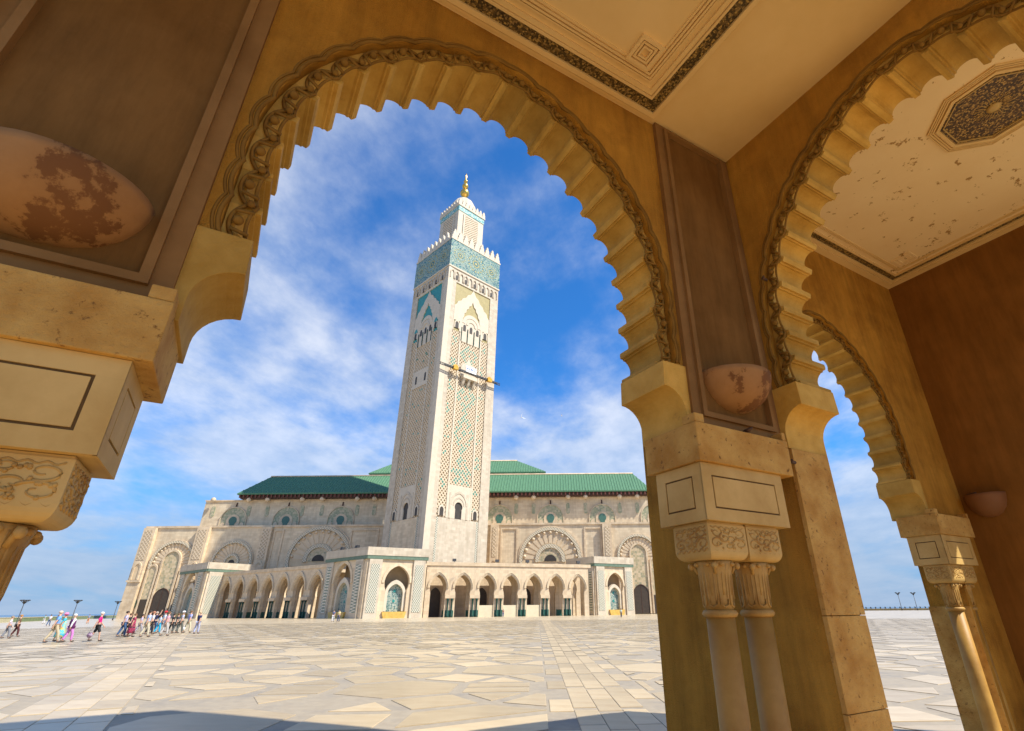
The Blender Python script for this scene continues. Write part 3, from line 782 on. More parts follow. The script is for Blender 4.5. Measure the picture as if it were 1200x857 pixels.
mb = MB(); ring(mb, RC2, 0.109, 0.120, Z2 - 0.030, Z2 + 0.01); ring(mb, RC2, 0.150, 0.157, Z2 - 0.014, Z2 + 0.01); ring(mb, RC2, 0.163, 0.170, Z2 - 0.014, Z2 + 0.01); mb.build('cornice', M['ceil'], c2)
for cu in (1.64 + 0.25, 3.81 - 0.25):
    mb = MB()
    for e, w, d in ((0.0, 0.012, 0.020), (0.022, 0.010, 0.016)):
        ring(mb, (cu - 0.06, cu + 0.06, 1.46 - 0.31, 1.46 - 0.19), e, e + w, Z2 - d, Z2 + 0.01)
    mb.build('corner_square', M['ceil2'], c2)
def octring(mb, c, r0, r1, z0, z1):
    P0 = [(c[0] + r0 * math.cos(R_(22.5 + 45 * k)), c[1] + r0 * math.sin(R_(22.5 + 45 * k))) for k in range(8)]
    P1 = [(c[0] + r1 * math.cos(R_(22.5 + 45 * k)), c[1] + r1 * math.sin(R_(22.5 + 45 * k))) for k in range(8)]
    for k in range(8):
        j = (k + 1) % 8; mb.prism([P1[k], P1[j], P0[j], P0[k]], lambda x, y, d: (x * A, y * A, d), z0, z1)
OC = (2.69, 0.356)
mb = MB()
for r in (0.268, 0.257, 0.246): octring(mb, OC, r - 0.006, r, Z2 - 0.02, Z2 + 0.01)
octring(mb, OC, 0.216, 0.232, Z2 - 0.03, Z2 + 0.01)
med = mb.build('medallion', M['ceil'], c2)
mb = MB(); octring(mb, OC, 0.203, 0.213, Z2 - 0.012, Z2 + 0.01); octring(mb, OC, 0.0, 0.196, Z2 - 0.010, Z2 + 0.01)
mo = mb.build('medallion_mosaic', M['mosaic_m'], c2)
mb = MB(); octring(mb, OC, 0.197, 0.202, Z2 - 0.022, Z2 + 0.01)
mb.lathe([(0.03 * A, Z2 + 0.005), (0.03 * A, Z2 - 0.02), (0.015 * A, Z2 - 0.03)], OC[0] * A, OC[1] * A, 12)
for k in range(24):
    t = 2 * math.pi * k / 24
    mb.tube([((OC[0] + r * math.cos(t + tw)) * A, (OC[1] + r * math.sin(t + tw)) * A, Z2 - 0.012) for r, tw in ((0.035, 0), (0.06, 0.1), (0.08, 0.05))], 0.004, 4)
mb.build('medallion_fillet', mat('gilded_fillet', (0.55, 0.38, 0.12), (0.42, 0.28, 0.08), 0.5, 9), c2)

# roof slabs (never seen from below)
mb = MB(); mb.box(-0.76 * A, 1.459 * A, -0.272 * A, 1.19 * A, Zd(1.801), Zd(1.86)); mb.build('roof', M['plaster'], PR)
# unseen block added above the portico to cast a shadow across the near paving
mb = MB(); mb.box(-6.0, 7.13, 1.5, 2.86, Zd(2.21) + 0.02, 16.1); mb.build('shadow_block', M['plaster'], PR)
mb = MB(); mb.box(-6.0, 1.455 * A, 1.5, 2.855, Zd(1.861), Zd(2.21) + 0.02); mb.build('shadow_block_base', M['plaster'], PR)
# rusty iron stubs left in the plaster
for (u, v, d, s) in ((1.452, 0.915, 1.06, (-1, 0)), (1.452, 0.955, 0.405, (-1, 0)), (1.25, 0.968, 0.475, (0, -1))):
    mb = MB(); mb.tube([(u * A, v * A, Zd(d)), (u * A + s[0] * 0.05, v * A + s[1] * 0.05, Zd(d) + 0.004), (u * A + s[0] * 0.06 , v * A + s[1] * 0.06 - 0.02, Zd(d) + 0.012)], [0.012, 0.016, 0.007], 6)
    mb.build('iron_stub', M['rust'], PR)

# bowl sconces
_cz, _sz = math.cos(R_(31.282)), math.sin(R_(31.282))
def uvw(u, v, z): return (u * _cz - v * _sz, u * _sz + v * _cz, z)
def sconce(u, v, z, rz, r, h, label, mt, knob=False):
    prof = [(0.012, 0.0), (0.30 * r, 0.03 * h), (0.58 * r, 0.16 * h), (0.80 * r, 0.38 * h), (0.93 * r, 0.64 * h), (0.985 * r, 0.86 * h), (r, h), (0.965 * r, h), (0.9 * r, 0.9 * h), (0.7 * r, 0.5 * h), (0.02, 0.3 * h)]
    n = 24; vs = []; fs = []
    for rr, zz in prof:
        for k in range(n + 1):
            t = math.pi + math.pi * k / n
            vs.append((rr * math.cos(t), rr * 0.92 * math.sin(t), zz))
    for i in range(len(prof) - 1):
        for k in range(n):
            fs.append((i * (n + 1) + k, i * (n + 1) + k + 1, (i + 1) * (n + 1) + k + 1, (i + 1) * (n + 1) + k))
    mb = MB(); mb.add(vs, fs, 0, True)
    o = mb.build('wall_sconce', mt, None, loc=uvw(u, v, z), rz=R_(31.282) + rz)
    bk = MB(); bk.prism([(p[0], p[1]) for p in prof[:7]] + [(-p[0], p[1]) for p in reversed(prof[:7])], lambda a, b, d: (a, d, b), -0.004, 0.012); bk.build('back_plate', mt, o)
    if knob:
        kb = MB(); kb.tube([(-0.8 * r, -0.02, h + 0.02), (-0.3 * r, -0.05, h + 0.03)], 0.022, 8); kb.build('knob', M['rust'], o)
    return tag(o, label, 'sconce', 'half-bowl wall sconces of the portico')
sconce(1.262 * A, 0.992 * A, Zd(0.546), 0, 0.128 * A, 0.112 * A, 'flaking half-bowl sconce on the tall panel above twin columns with two carved blocks', M['sconce'])
sconce(-0.371 * A, 0.992 * A, Zd(0.540), 0, 0.130 * A, 0.115 * A, 'large worn half-bowl sconce on brown panel above the lone overhanging capital', M['sconce'])
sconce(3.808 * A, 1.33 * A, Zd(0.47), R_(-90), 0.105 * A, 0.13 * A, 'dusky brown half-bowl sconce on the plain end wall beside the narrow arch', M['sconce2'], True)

# ------------------------------------------------------------------ mosque materials
M['stone'] = mat('cream_travertine_blocks', streak=(0.5, 0.25, 0.1), c1=(0.76, 0.635, 0.44), c2=(0.68, 0.545, 0.365), rough=0.7, scale=0.35, bricks=(1.7, 0.85, 0.03, 0.80))
M['stone2'] = mat('warm_travertine', streak=(0.5, 0.25, 0.1), c1=(0.74, 0.60, 0.415), c2=(0.65, 0.51, 0.335), rough=0.7, scale=0.4, bricks=(1.5, 0.8, 0.025, 0.82))
M['white'] = mat('white_marble', streak=(0.6, 0.2, 0.06), c1=(0.61, 0.535, 0.415), c2=(0.54, 0.465, 0.35), rough=0.6, scale=0.5, spec=0.3, bricks=(1.6, 0.9, 0.02, 0.88))
M['whitep'] = mat('white_marble_trim', (0.61, 0.535, 0.415), (0.54, 0.465, 0.35), 0.6, 0.5, spec=0.3)
M['tanrec'] = mat('tan_recess_stone', (0.42, 0.32, 0.195), (0.34, 0.255, 0.15), 0.8, 0.5)
M['bar'] = mat('lattice_bar_marble', (0.62, 0.52, 0.375), (0.54, 0.44, 0.305), 0.6, 0.6, spec=0.3)
M['greent'] = mat('green_glazed_tile', (0.05, 0.19, 0.145), (0.08, 0.25, 0.19), 0.45, 2, spec=0.25)
M['teal'] = mat('teal_glazed_panel', (0.015, 0.21, 0.20), (0.02, 0.26, 0.24), 0.35, 0.8)
M['olive'] = mat('olive_gold_panel', (0.40, 0.33, 0.14), (0.33, 0.27, 0.11), 0.4, 0.8)
M['frieze'] = mosaic('turquoise_zellige_frieze', [(0.02, 0.12, 0.155), (0.05, 0.21, 0.22), (0.34, 0.38, 0.22), (0.035, 0.16, 0.20), (0.36, 0.41, 0.32), (0.018, 0.11, 0.15)], 1.1, rings=(12.6, 12.7, 0.36), grout=(0.25, 0.33, 0.30))
M['tealband'] = mosaic('turquoise_zellige_band', [(0.06, 0.30, 0.32), (0.16, 0.44, 0.42), (0.45, 0.58, 0.50)], 1.6, grout=(0.4, 0.48, 0.44))
M['dark'] = mat('dark_interior_sheet', (0.03, 0.025, 0.02), (0.05, 0.04, 0.03), 0.6, 1)  # dark sheets painted for the shaded interior behind the windows
M['door'] = mat('dark_bronze_door', (0.045, 0.032, 0.022), (0.07, 0.05, 0.032), 0.5, 1.5)
M['roof'] = mat('green_roof_tiles', (0.062, 0.165, 0.082), (0.09, 0.215, 0.115), 0.6, 0.9, stretch=(3.0, 0.5, 0.5), bump=0.6, bscale=4, bdist=0.15)
M['wood'] = mat('dark_cedar_eaves', (0.055, 0.025, 0.015), (0.09, 0.04, 0.02), 0.7, 1.2)
M['ggreen'] = mosaic('sage_green_mosaic', [(0.33, 0.34, 0.21), (0.40, 0.39, 0.25), (0.27, 0.30, 0.19), (0.50, 0.44, 0.29)], 1.5, grout=(0.45, 0.40, 0.30))
M['dgreen'] = mat('dark_green_glass', (0.05, 0.13, 0.10), (0.08, 0.17, 0.13), 0.4, 2)
M['panelmos'] = mosaic('cream_green_mosaic_panel', [(0.52, 0.42, 0.25), (0.42, 0.36, 0.21), (0.62, 0.50, 0.32), (0.34, 0.32, 0.20), (0.56, 0.45, 0.28)], 1.3, grout=(0.55, 0.46, 0.32))
M['fanA'] = mat('shell_flute_stone', (0.66, 0.53, 0.36), (0.58, 0.45, 0.29), 0.7, 0.5)
M['fanB'] = mat('shell_ground_stone', (0.64, 0.50, 0.32), (0.57, 0.43, 0.26), 0.75, 0.5)
M['latt'] = lattice_mat('fine_green_lattice', (0.66, 0.60, 0.48), (0.20, 0.235, 0.18), 0.72)
M['latt2'] = lattice_mat('cream_lattice', (0.66, 0.54, 0.38), (0.42, 0.32, 0.20), 1.3)
M['arcband'] = lattice_mat('arch_band_inlay', (0.68, 0.58, 0.42), (0.40, 0.36, 0.25), 1.0, lw=0.3)
M['greenband'] = mat('green_tile_band', (0.11, 0.165, 0.12), (0.15, 0.21, 0.155), 0.5, 1.5, spec=0.2)
M['gmarble'] = mat('dark_green_marble', (0.016, 0.05, 0.04), (0.03, 0.075, 0.06), 0.5, 2.5, spec=0.15)
M['dado'] = mat('green_tile_dado', (0.02, 0.09, 0.065), (0.03, 0.12, 0.09), 0.4, 2.5, spec=0.25)
M['fount'] = mosaic('fountain_zellige', [(0.08, 0.155, 0.15), (0.22, 0.27, 0.23), (0.12, 0.195, 0.18), (0.32, 0.34, 0.27)], 2.4, grout=(0.5, 0.55, 0.5))
M['gold'] = mat('gilded_copper', (0.75, 0.50, 0.12), (0.62, 0.38, 0.07), 0.3, 2, metal=0.85)
M['basin'] = mat('golden_onyx_basin', (0.62, 0.42, 0.10), (0.48, 0.30, 0.06), 0.35, 1.2)

def arcpts(cx, zs, r, n=16, a0=0.0, a1=180.0, sx=1.0, sz=1.0):
    return [(cx + sx * r * math.cos(R_(a0 + (a1 - a0) * k / n)), zs + sz * r * math.sin(R_(a0 + (a1 - a0) * k / n))) for k in range(n + 1)]
def pointed(cx, zs, hw, rise, n=9, flare=0.0, zb=None):
    """opening outline from right foot over the apex to left foot; rise above the springing; flare > 0 pinches the foot (horseshoe)"""
    e = (rise * rise - hw * hw) / (2 * hw); R0 = hw + e
    pts = []
    if flare > 0: pts.append((cx + hw - flare, zs - hw * 0.55)); pts.append((cx + hw - flare * 0.35, zs - hw * 0.3))
    am = math.atan2(rise, e) if e > 0 else math.pi / 2
    for k in range(n + 1):
        t = am * k / n; pts.append((cx + R0 * math.cos(t) - e, zs + R0 * math.sin(t)))
    left = [(2 * cx - x, z) for x, z in reversed(pts[:-1])]
    pts = pts + left
    if zb is not None:
        f = hw - flare
        pts = [(cx + f, zb)] + pts + [(cx - f, zb)]
    return pts
def ringpoly(mb, outer, inner, fn, d0, d1, mi=0):
    """band between two outlines with equal point counts"""
    n = len(outer)
    for k in range(n - 1):
        mb.prism([outer[k], outer[k + 1], inner[k + 1], inner[k]], fn, d0, d1, mi)
def bars(mb, s0, s1, h0, h1, cw, chh, w, fn, d0, d1):
    """two families of diagonal bars clipped to a rectangle"""
    k = chh / cw
    for sg in (1, -1):
        c0 = -math.ceil((s1 - s0) * k / chh) - 1; c1 = math.ceil((h1 - h0) / chh) + math.ceil((s1 - s0) * k / chh) + 1
        for c in range(c0, c1 + 1):
            # h = h0 + c*chh + sg*k*(s - s0)
            b = h0 + c * chh
            sa, sb = s0, s1
            lo = (h0 - b) / (sg * k) + s0; hi = (h1 - b) / (sg * k) + s0
            if lo > hi: lo, hi = hi, lo
            sa, sb = max(sa, lo), min(sb, hi)
            if sb - sa < 0.15: continue
            ha, hb = b + sg * k * (sa - s0), b + sg * k * (sb - s0)
            l = math.hypot(sb - sa, hb - ha); nx, nz = -(hb - ha) / l * w / 2, (sb - sa) / l * w / 2
            mb.prism([(sa + nx, ha + nz), (sb + nx, hb + nz), (sb - nx, hb - nz), (sa - nx, ha - nz)], fn, d0 + (0.01 if sg > 0 else 0), d1)

# ------------------------------------------------------------------ minaret
Nv = azv(-13.76) * 170.0
MI = empty('minaret', (Nv.x, Nv.y, 0), R_(46.5))
tag(MI, 'tall square cream marble minaret with green lattice panels and turquoise tiled crown', 'minaret')
mb = MB(); mb.box(0.55, 25, 0.55, 25, 0, 138); mb.build('shaft', M['stone2'], MI)
fR = lambda s, h, d: (s, d, h)
fL = lambda s, h, d: (d, s, h)
# shared near corner
mb = MB(); mb.box(0.0, 3.9, 0.0, 3.9, 0, 123.9); mb.build('corner_pilaster', M['white'], MI, bevel=0.05)
mb = MB(); mb.box(-0.12, 1.0, -0.12, 1.0, 0, 123.8); mb.box(-0.06, 2.2, -0.06, 2.2, 0, 123.7); mb.build('corner_moulding', M['whitep'], MI)
mb = MB(); mb.box(21.1, 25.1, 0.0, 3.9, 0, 123.9); mb.build('corner_pilaster', M['white'], MI)
mb = MB(); mb.box(0.0, 3.9, 21.1, 25.1, 0, 123.9); mb.build('corner_pilaster', M['white'], MI)
def mina_face(fn, right):
    rec = MB(); rec.prism([(3.9, 28.7), (21.1, 28.7), (21.1, 118), (3.9, 118)], fn, 0.50, 0.56); rec.build('recessed_field', M['tanrec'], MI)
    b = MB(); b.prism([(3.9, 0), (21.1, 0), (21.1, 28.7), (3.9, 28.7)], fn, 0.14, 0.6); b.build('base_wall', M['white'] if right else M['stone'], MI)
    for s0 in (4.1, 20.2):
        b = MB(); b.prism([(s0, 14), (s0 + 0.75, 14), (s0 + 0.75, 28.6), (s0, 28.6)], fn, 0.08, 0.2); b.build('inlaid_strip', M['latt'], MI)
    # window stage with keyhole window
    hole = [(11.1, 28.75), (11.1, 31.6)] + list(reversed(arcpts(12.45, 32.6, 1.6, 14, -38, 218))) + [(13.8, 31.6), (13.8, 28.75)]
    b = MB(); b.prism([(8.0, 28.75)] + hole + [(17.2, 28.75), (17.2, 39.6), (8.0, 39.6)], fn, 0.10, 0.52); b.build('window_stage', M['whitep'], MI)
    w = MB(); w.prism([(10.6, 28.8), (14.3, 28.8), (14.3, 34.6), (10.6, 34.6)], fn, 0.46, 0.51); w.build('keyhole_window', M['dark'], MI)
    b = MB()
    ringpoly(b, pointed(12.45, 33.2, 3.6, 4.6, 8), pointed(12.45, 33.2, 2.9, 3.8, 8), fn, -0.05, 0.14); ringpoly(b, pointed(12.45, 33.0, 2.4, 2.9, 8), pointed(12.45, 33.0, 2.0, 2.4, 8), fn, -0.02, 0.14)
    for s in (8.9, 15.9): b.prism([(s - 0.35, 28.8), (s + 0.35, 28.8), (s + 0.35, 37), (s - 0.35, 37)], fn, -0.02, 0.14)
    b.build('window_surround', M['white'], MI)
    # mullions
    for s in (7.45, 17.2):
        b = MB(); b.prism([(s, 28.8), (s + 0.55, 28.8), (s + 0.55, 97), (s, 97)], fn, 0.05, 0.52); b.build('mullion', M['whitep'], MI)
    # lattices
    zones = [(4.15, 7.4, 28.9, 97.0), (17.75, 21.0, 28.9, 97.0)] + ([(8.05, 17.15, 39.7, 93.4)] if right else [(8.05, 17.15, 39.7, 75.8), (8.05, 17.15, 83.2, 93.4)])
    b = MB()
    for z in zones: bars(b, *z, 1.30, 1.48, 0.36, fn, 0.26, 0.52)
    o = b.build('sebka_lattice', M['bar'], MI); o['kind'] = 'stuff'
    # green glazed lozenges in the lattice
    b = MB()
    def loz(s, h):
        b.prism([(s - 0.46, h), (s, h - 0.53), (s + 0.46, h), (s, h + 0.53)], fn, 0.25, 0.5)
    for ci in range(1, 14):
        for rj in range(1, 72):
            if (ci + rj) % 2 == 0: continue
            s = 8.05 + 0.65 * ci; h = 39.7 + 0.74 * rj
            if h > 92.5: continue
            if not right and 75 < h < 84: continue
            u = (s - 12.6) / 4.0; per = [(44.5, 5.5), (58.0, 8.5), (71.5, 6.5), (88.5, 4.5)]
            hit = False
            for (hc_, rr_) in per:
                q = abs(u) + abs(h - hc_) / rr_
                if 0.55 < q < 1.12 or q < 0.22: hit = True
            if h < 47 and abs(u) + (h - 39.7) / 8 < 1.0: hit = True
            if hit and ((right and random.random() < 0.66) or (not right and random.random() < 0.12)): loz(s, h)
    for sc in (5.75, 19.35):
        for rj in range(1, 92):
            for q in ((2,), (1, 3))[rj % 2 == 0]:
                s = (4.15 if sc < 10 else 17.75) + 0.65 * (q + (0.0)); h = 28.9 + 0.74 * (rj + (1 if (q + rj) % 2 == 0 else 0))
                if h > 96: continue
                if (rj // 6) % 2 == 0 and random.random() < (0.5 if right else 0.1): loz(s, h)
    o = b.build('glazed_lozenges', M['greent'], MI); o['kind'] = 'stuff'
    # small side windows
    for s in (5.75, 19.3):
        for hz_, top in ((29.2, 2.7), (98.2, 2.6)):
            b = MB(); b.prism(pointed(s, hz_ + top - 0.8, 0.75, 0.95, 5, zb=hz_), fn, 0.02, 0.4); wo_ = b.build('small_window', M['dark'], MI)
            b = MB(); ringpoly(b, pointed(s, hz_ + top - 0.8, 1.2, 1.6, 5, zb=hz_), pointed(s, hz_ + top - 0.8, 0.76, 0.96, 5, zb=hz_), fn, -0.03, 0.4); b.build('frame', M['whitep'], wo_)
            if hz_ > 60 and not right:
                b = MB(); b.prism(pointed(s, hz_ + top + 0.1, 1.1, 1.8, 5), fn, -0.06, 0.3); b.build('glazed_hood', M['teal'], wo_)
    # niche or slits
    if right:
        b = MB(); b.prism([(8.9, 79.3), (9.1, 83.2), (10.0, 84.6), (11.4, 85.4), (12.4, 87.2), (13.4, 85.4), (14.8, 84.6), (15.8, 83.2), (15.9, 79.3)], fn, -0.05, 0.4); b.build('niche_surround', M['whitep'], MI)
        b = MB(); b.box(9.3, 15.7, -1.7, 0.1, 78.3, 79.5)
        for s in (10.1, 12.5, 14.9): b.prism([(-1.5, 78.3), (0.1, 78.3), (0.1, 75.6), (-0.5, 76.4)], lambda a, c, d, s=s: (s + d, a, c), -0.45, 0.45)
        b.build('balcony', M['whitep'], MI)
    else:
        b = MB(); b.prism([(8.05, 76.0), (17.15, 76.0), (17.15, 83.0), (8.05, 83.0)], fn, 0.10, 0.5); o = b.build('slit_stage', M['whitep'], MI)
        for s in (9.3, 15.2):
            b = MB(); b.prism(pointed(s, 80.2, 0.5, 0.7, 4, zb=77.6), fn, 0.04, 0.3); b.build('slit_window', M['dark'], MI)
    # triple window stage
    b = MB(); b.prism([(8.0, 93.5), (17.2, 93.5), (17.2, 102.6), (8.0, 102.6)], fn, 0.12, 0.52); b.build('triple_window_stage', M['whitep'], MI)
    for s in (9.4, 12.5, 15.6):
        b = MB(); b.prism(pointed(s, 100.2, 0.62, 0.8, 4, zb=98.2), fn, 0.04, 0.3); b.build('small_window', M['dark'], MI)
    for s in (8.1, 10.95, 14.05, 16.9):
        b = MB(); b.prism([(s - 0.16, 93.6), (s + 0.16, 93.6), (s + 0.16, 99.4), (s - 0.16, 99.4)], fn, -0.12, 0.2); b.build('colonnette', M['gmarble'], MI)
    b = MB(); ringpoly(b, arcpts(12.5, 101.6, 4.3, 16, 0, 180, 1, 1.05), arcpts(12.5, 101.6, 3.0, 16, 0, 180, 1, 1.0), fn, -0.02, 0.44)
    ringpoly(b, arcpts(12.5, 101.2, 2.4, 12), arcpts(12.5, 101.2, 1.6, 12), fn, -0.1, 0.44); b.prism(arcpts(12.5, 101.4, 3.05, 12), fn, 0.10, 0.44); b.build('lobed_arch', M['whitep'], MI)
    # coloured tympanum and gable
    b = MB(); b.prism([(3.95, 97.1), (21.05, 97.1), (21.05, 118.0), (3.95, 118.0)], fn, 0.34, 0.52); b.build('coloured_field', M['olive'] if right else M['teal'], MI)
    g0 = [(4.0, 101.4), (4.0, 107.6), (5.0, 108.6), (5.4, 109.9), (6.9, 110.8), (7.5, 112.1), (9.0, 113.0), (9.8, 114.6), (11.2, 115.4), (12.5, 117.9)]
    g1 = [(8.3, 101.4), (8.3, 103.4), (8.8, 104.6), (8.8, 105.7), (9.6, 106.6), (9.8, 107.9), (10.7, 108.7), (10.9, 109.8), (11.8, 110.4), (12.5, 112.3)]
    full0 = g0 + [(25 - x, z) for x, z in reversed(g0[:-1])]; full1 = g1 + [(25 - x, z) for x, z in reversed(g1[:-1])]
    b = MB(); ringpoly(b, full0, full1, fn, 0.04, 0.36); b.build('lambrequin_gable', M['whitep'], MI)
    b = MB()
    for p in ([(3.95, 97.0), (4.3, 97.0), (4.3, 101.5), (3.95, 101.5)], [(7.0, 97.2), (8.1, 97.2), (8.1, 101.6), (7.0, 101.6)], [(17.0, 97.2), (18.1, 97.2), (18.1, 101.6), (17.0, 101.6)], [(20.8, 97.0), (21.1, 97.0), (21.1, 101.5), (20.8, 101.5)]):
        b = MB(); b.prism(p, fn, 0.03, 0.36); b.build('gable_pier', M['whitep'], MI)
    # corbel table
    b = MB(); b.prism([(3.9, 118.0), (21.1, 118.0), (21.1, 123.9), (3.9, 123.9)], fn, 0.02, 0.5); b.build('arcade_band', M['whitep'], MI)
    for k in range(11):
        s = 1.6 + k * 2.18
        b = MB(); ringpoly(b, pointed(s, 121.4, 1.0, 1.7, 5, zb=119.0), pointed(s, 121.4, 0.66, 1.1, 5, zb=119.0), fn, -0.38, 0.05); ob = b.build('blind_arch', M['white'], MI)
        if k % 2 == 1:
            b = MB(); b.prism(pointed(s, 120.6, 0.36, 0.5, 4, zb=119.0), fn, -0.20, 0.05); b.build('slit', M['dark'], ob)
mina_face(fR, True)
mina_face(fL, False)
mb = MB(); mb.box(-0.35, 25.35, -0.35, 25.35, 123.9, 124.5); mb.box(-0.35, 25.35, -0.35, 25.35, 137.2, 137.9); mb.build('ledge', M['whitep'], MI)
mb = MB(); mb.box(-0.2, 25.2, -0.2, 25.2, 124.5, 137.2); mb.build('tiled_frieze', M['frieze'], MI)
M['gild'] = mat('gold_glazed_tile', (0.45, 0.39, 0.13), (0.38, 0.33, 0.11), 0.4, 3)
M['paleg'] = mat('pale_green_tile', (0.30, 0.40, 0.33), (0.25, 0.35, 0.28), 0.4, 3)
M['deept'] = mat('deep_teal_tile', (0.02, 0.13, 0.17), (0.03, 0.17, 0.2), 0.4, 3)
for fn in (lambda a, b_, d: (a, -0.2 + d, b_), lambda a, b_, d: (-0.2 + d, a, b_)):
    for cs in (4.4, 12.5, 20.6):
        rs = MB(); zc_ = 130.85; k_ = 1.0 if cs == 12.5 else 0.72
        for q in range(16):
            t = 2 * math.pi * q / 16
            for r, rad_, mi in ((1.5, 0.32, 0), (2.6, 0.42, 1), (3.8, 0.40, 0), (4.9, 0.45, 1)):
                rr_ = r * k_; a_ = t + (math.pi / 16 if mi else 0)
                cx_, cz_ = cs + rr_ * math.cos(a_), zc_ + rr_ * math.sin(a_)
                rs.prism([(cx_ + rad_ * k_ * math.cos(a_ + e), cz_ + rad_ * k_ * math.sin(a_ + e)) for e in (0, math.pi / 2, math.pi, 3 * math.pi / 2)], fn, -0.07, 0.02, mi)
        ringpoly(rs, arcpts(cs, zc_, 1.05 * k_, 16, 0, 360), arcpts(cs, zc_, 0.75 * k_, 16, 0, 360), fn, -0.06, 0.02, 2)
        ringpoly(rs, arcpts(cs, zc_, 3.3 * k_, 24, 0, 360), arcpts(cs, zc_, 3.1 * k_, 24, 0, 360), fn, -0.05, 0.02, 1)
        ringpoly(rs, arcpts(cs, zc_, 5.6 * k_, 28, 0, 360), arcpts(cs, zc_, 5.35 * k_, 28, 0, 360), fn, -0.05, 0.02, 1)
        rs.prism(arcpts(cs, zc_, 0.5 * k_, 10, 0, 324), fn, -0.06, 0.02, 0)
        q = rs.build('tile_rosette', [M['gild'], M['paleg'], M['deept']], MI); q['kind'] = 'stuff'
mm = MB(); mm.prism([(-1.25, 0), (1.25, 0), (1.25, 1.5), (0.95, 1.6), (0.85, 3.0), (0.55, 3.2), (0.45, 4.2), (0, 4.9), (-0.45, 4.2), (-0.55, 3.2), (-0.85, 3.0), (-0.95, 1.6), (-1.25, 1.5)], lambda a, b_, d: (a, d, b_), 0.0, 0.9)
merl_me = mm.mesh('merlon', M['whitep'])
for k in range(9):
    s = 1.25 + k * (22.5 / 8)
    link('merlon', merl_me, MI, (s, -0.1, 137.9), 0)
    link('merlon', merl_me, MI, (24.2, s, 137.9), R_(90)) if k else None
    link('merlon', merl_me, MI, (0.8, s, 137.9), R_(90)) if k else None
# lantern
mb = MB(); mb.box(5.7, 19.3, 5.7, 19.3, 137, 162.5); lan = mb.build('lantern', M['whitep'], MI)
for fn in (lambda s, h, d: (5.7 + s, 5.7 + d, h), lambda s, h, d: (5.7 + d, 5.7 + s, h)):
    b = MB(); b.prism([(3.2, 139), (10.4, 139), (10.4, 158.0), (3.2, 158.0)], fn, -0.08, 0.1); b.build('lattice_ground', M['ggreen'], lan)
    b = MB(); bars(b, 3.2, 10.4, 139, 158.0, 1.2, 1.3, 0.42, fn, -0.35, 0.0); o = b.build('lantern_lattice', M['bar'], lan); o['kind'] = 'stuff'
    b = MB()
    for p in ([(2.6, 138.5), (3.2, 138.5), (3.2, 158.6), (2.6, 158.6)], [(10.4, 138.5), (11.0, 138.5), (11.0, 158.6), (10.4, 158.6)], [(3.2, 158.0), (10.4, 158.0), (10.4, 158.6), (3.2, 158.6)]):
        b.prism(p, fn, -0.42, 0.05)
    b.build('lattice_frame', M['whitep'], lan)
mb = MB(); mb.box(5.5, 19.5, 5.5, 19.5, 159.5, 162.1); mb.build('tiled_band', M['tealband'], lan)
mb = MB(); mb.box(5.2, 19.8, 5.2, 19.8, 162.1, 163.0); mb.build('cornice', M['whitep'], lan)
mm2 = MB(); mm2.prism([(-0.75, 0), (0.75, 0), (0.75, 1.5), (0.5, 1.7), (0.45, 2.5), (0, 3.1), (-0.45, 2.5), (-0.5, 1.7), (-0.75, 1.5)], lambda a, b_, d: (a, d, b_), 0.0, 0.6)
merl2 = mm2.mesh('merlon', M['whitep'])
for k in range(8):
    s = 6.0 + k * 1.857
    link('merlon', merl2, MI, (s, 5.3, 163.0), 0)
    if k: link('merlon', merl2, MI, (5.9, s, 163.0), R_(90))
    if k: link('merlon', merl2, MI, (19.7, s, 163.0), R_(90))
mb = MB()
mb.lathe([(5.6, 162.8), (5.9, 164.6), (5.8, 166.6), (5.2, 169.2), (4.0, 171.6), (2.4, 173.4), (0.8, 174.4), (0.3, 174.6)], 12.5, 12.5, 64, mod=lambda t, z: 1 + 0.045 * abs(math.sin(6 * t)))
mb.build('ribbed_dome', M['whitep'], lan)
mb = MB()
mb.lathe([(0.4, 174.2), (0.4, 189.0), (0.1, 190.5)], 12.5, 12.5, 8)
for z, r in ((178.0, 2.1), (182.3, 1.45), (185.3, 0.95)): mb.sphere((12.5, 12.5, z), r, 16, 10, (1, 1, 1.08))
mb.build('gilded_finial', M['gold'], MI)

# work cradle hung across the sunny face
GA = empty('suspended_platform', (Nv.x, Nv.y, 80.2), R_(46.5))
tag(GA, 'long yellow and black suspended work platform slung across the minaret', 'work platform')
M['blackm'] = mat('black_steel', (0.03, 0.03, 0.035), (0.05, 0.05, 0.05), 0.5, 5)
M['yellowm'] = mat('yellow_machine_paint', (0.62, 0.36, 0.03), (0.52, 0.29, 0.02), 0.45, 2)
mb = MB(); mb.box(-1.2, 26.6, -1.75, -1.45, 0.0, 0.22); mb.box(-1.2, 26.6, -1.75, -1.45, 0.75, 0.9)
for k in range(27): mb.box(-1.0 + k * 1.05, -0.85 + k * 1.05, -1.72, -1.5, 0.2, 0.78)
mb.build('truss', M['blackm'], GA)
mb = MB(); mb.box(0.5, 25.2, -1.95, -1.78, 0.25, 0.62); mb.build('rail', M['blackm'], GA)
for s in (5.4, 21.2):
    mb = MB(); mb.box(s - 1.0, s + 1.0, -2.3, -1.1, -0.1, 0.85); mb.prism([(s - 1.2, 0.95), (s + 1.2, 0.95), (s + 0.5, 1.7), (s - 0.5, 1.7)], lambda a, b_, d: (a, d, b_), -2.2, -1.2); mb.build('hoist', M['yellowm'], GA)
mb = MB(); mb.box(9.8, 14.6, -2.2, -2.0, 0.5, 2.9); sg = mb.build('sign_board', mat('white_sign_board', (0.72, 0.74, 0.76), None, 0.4), GA)
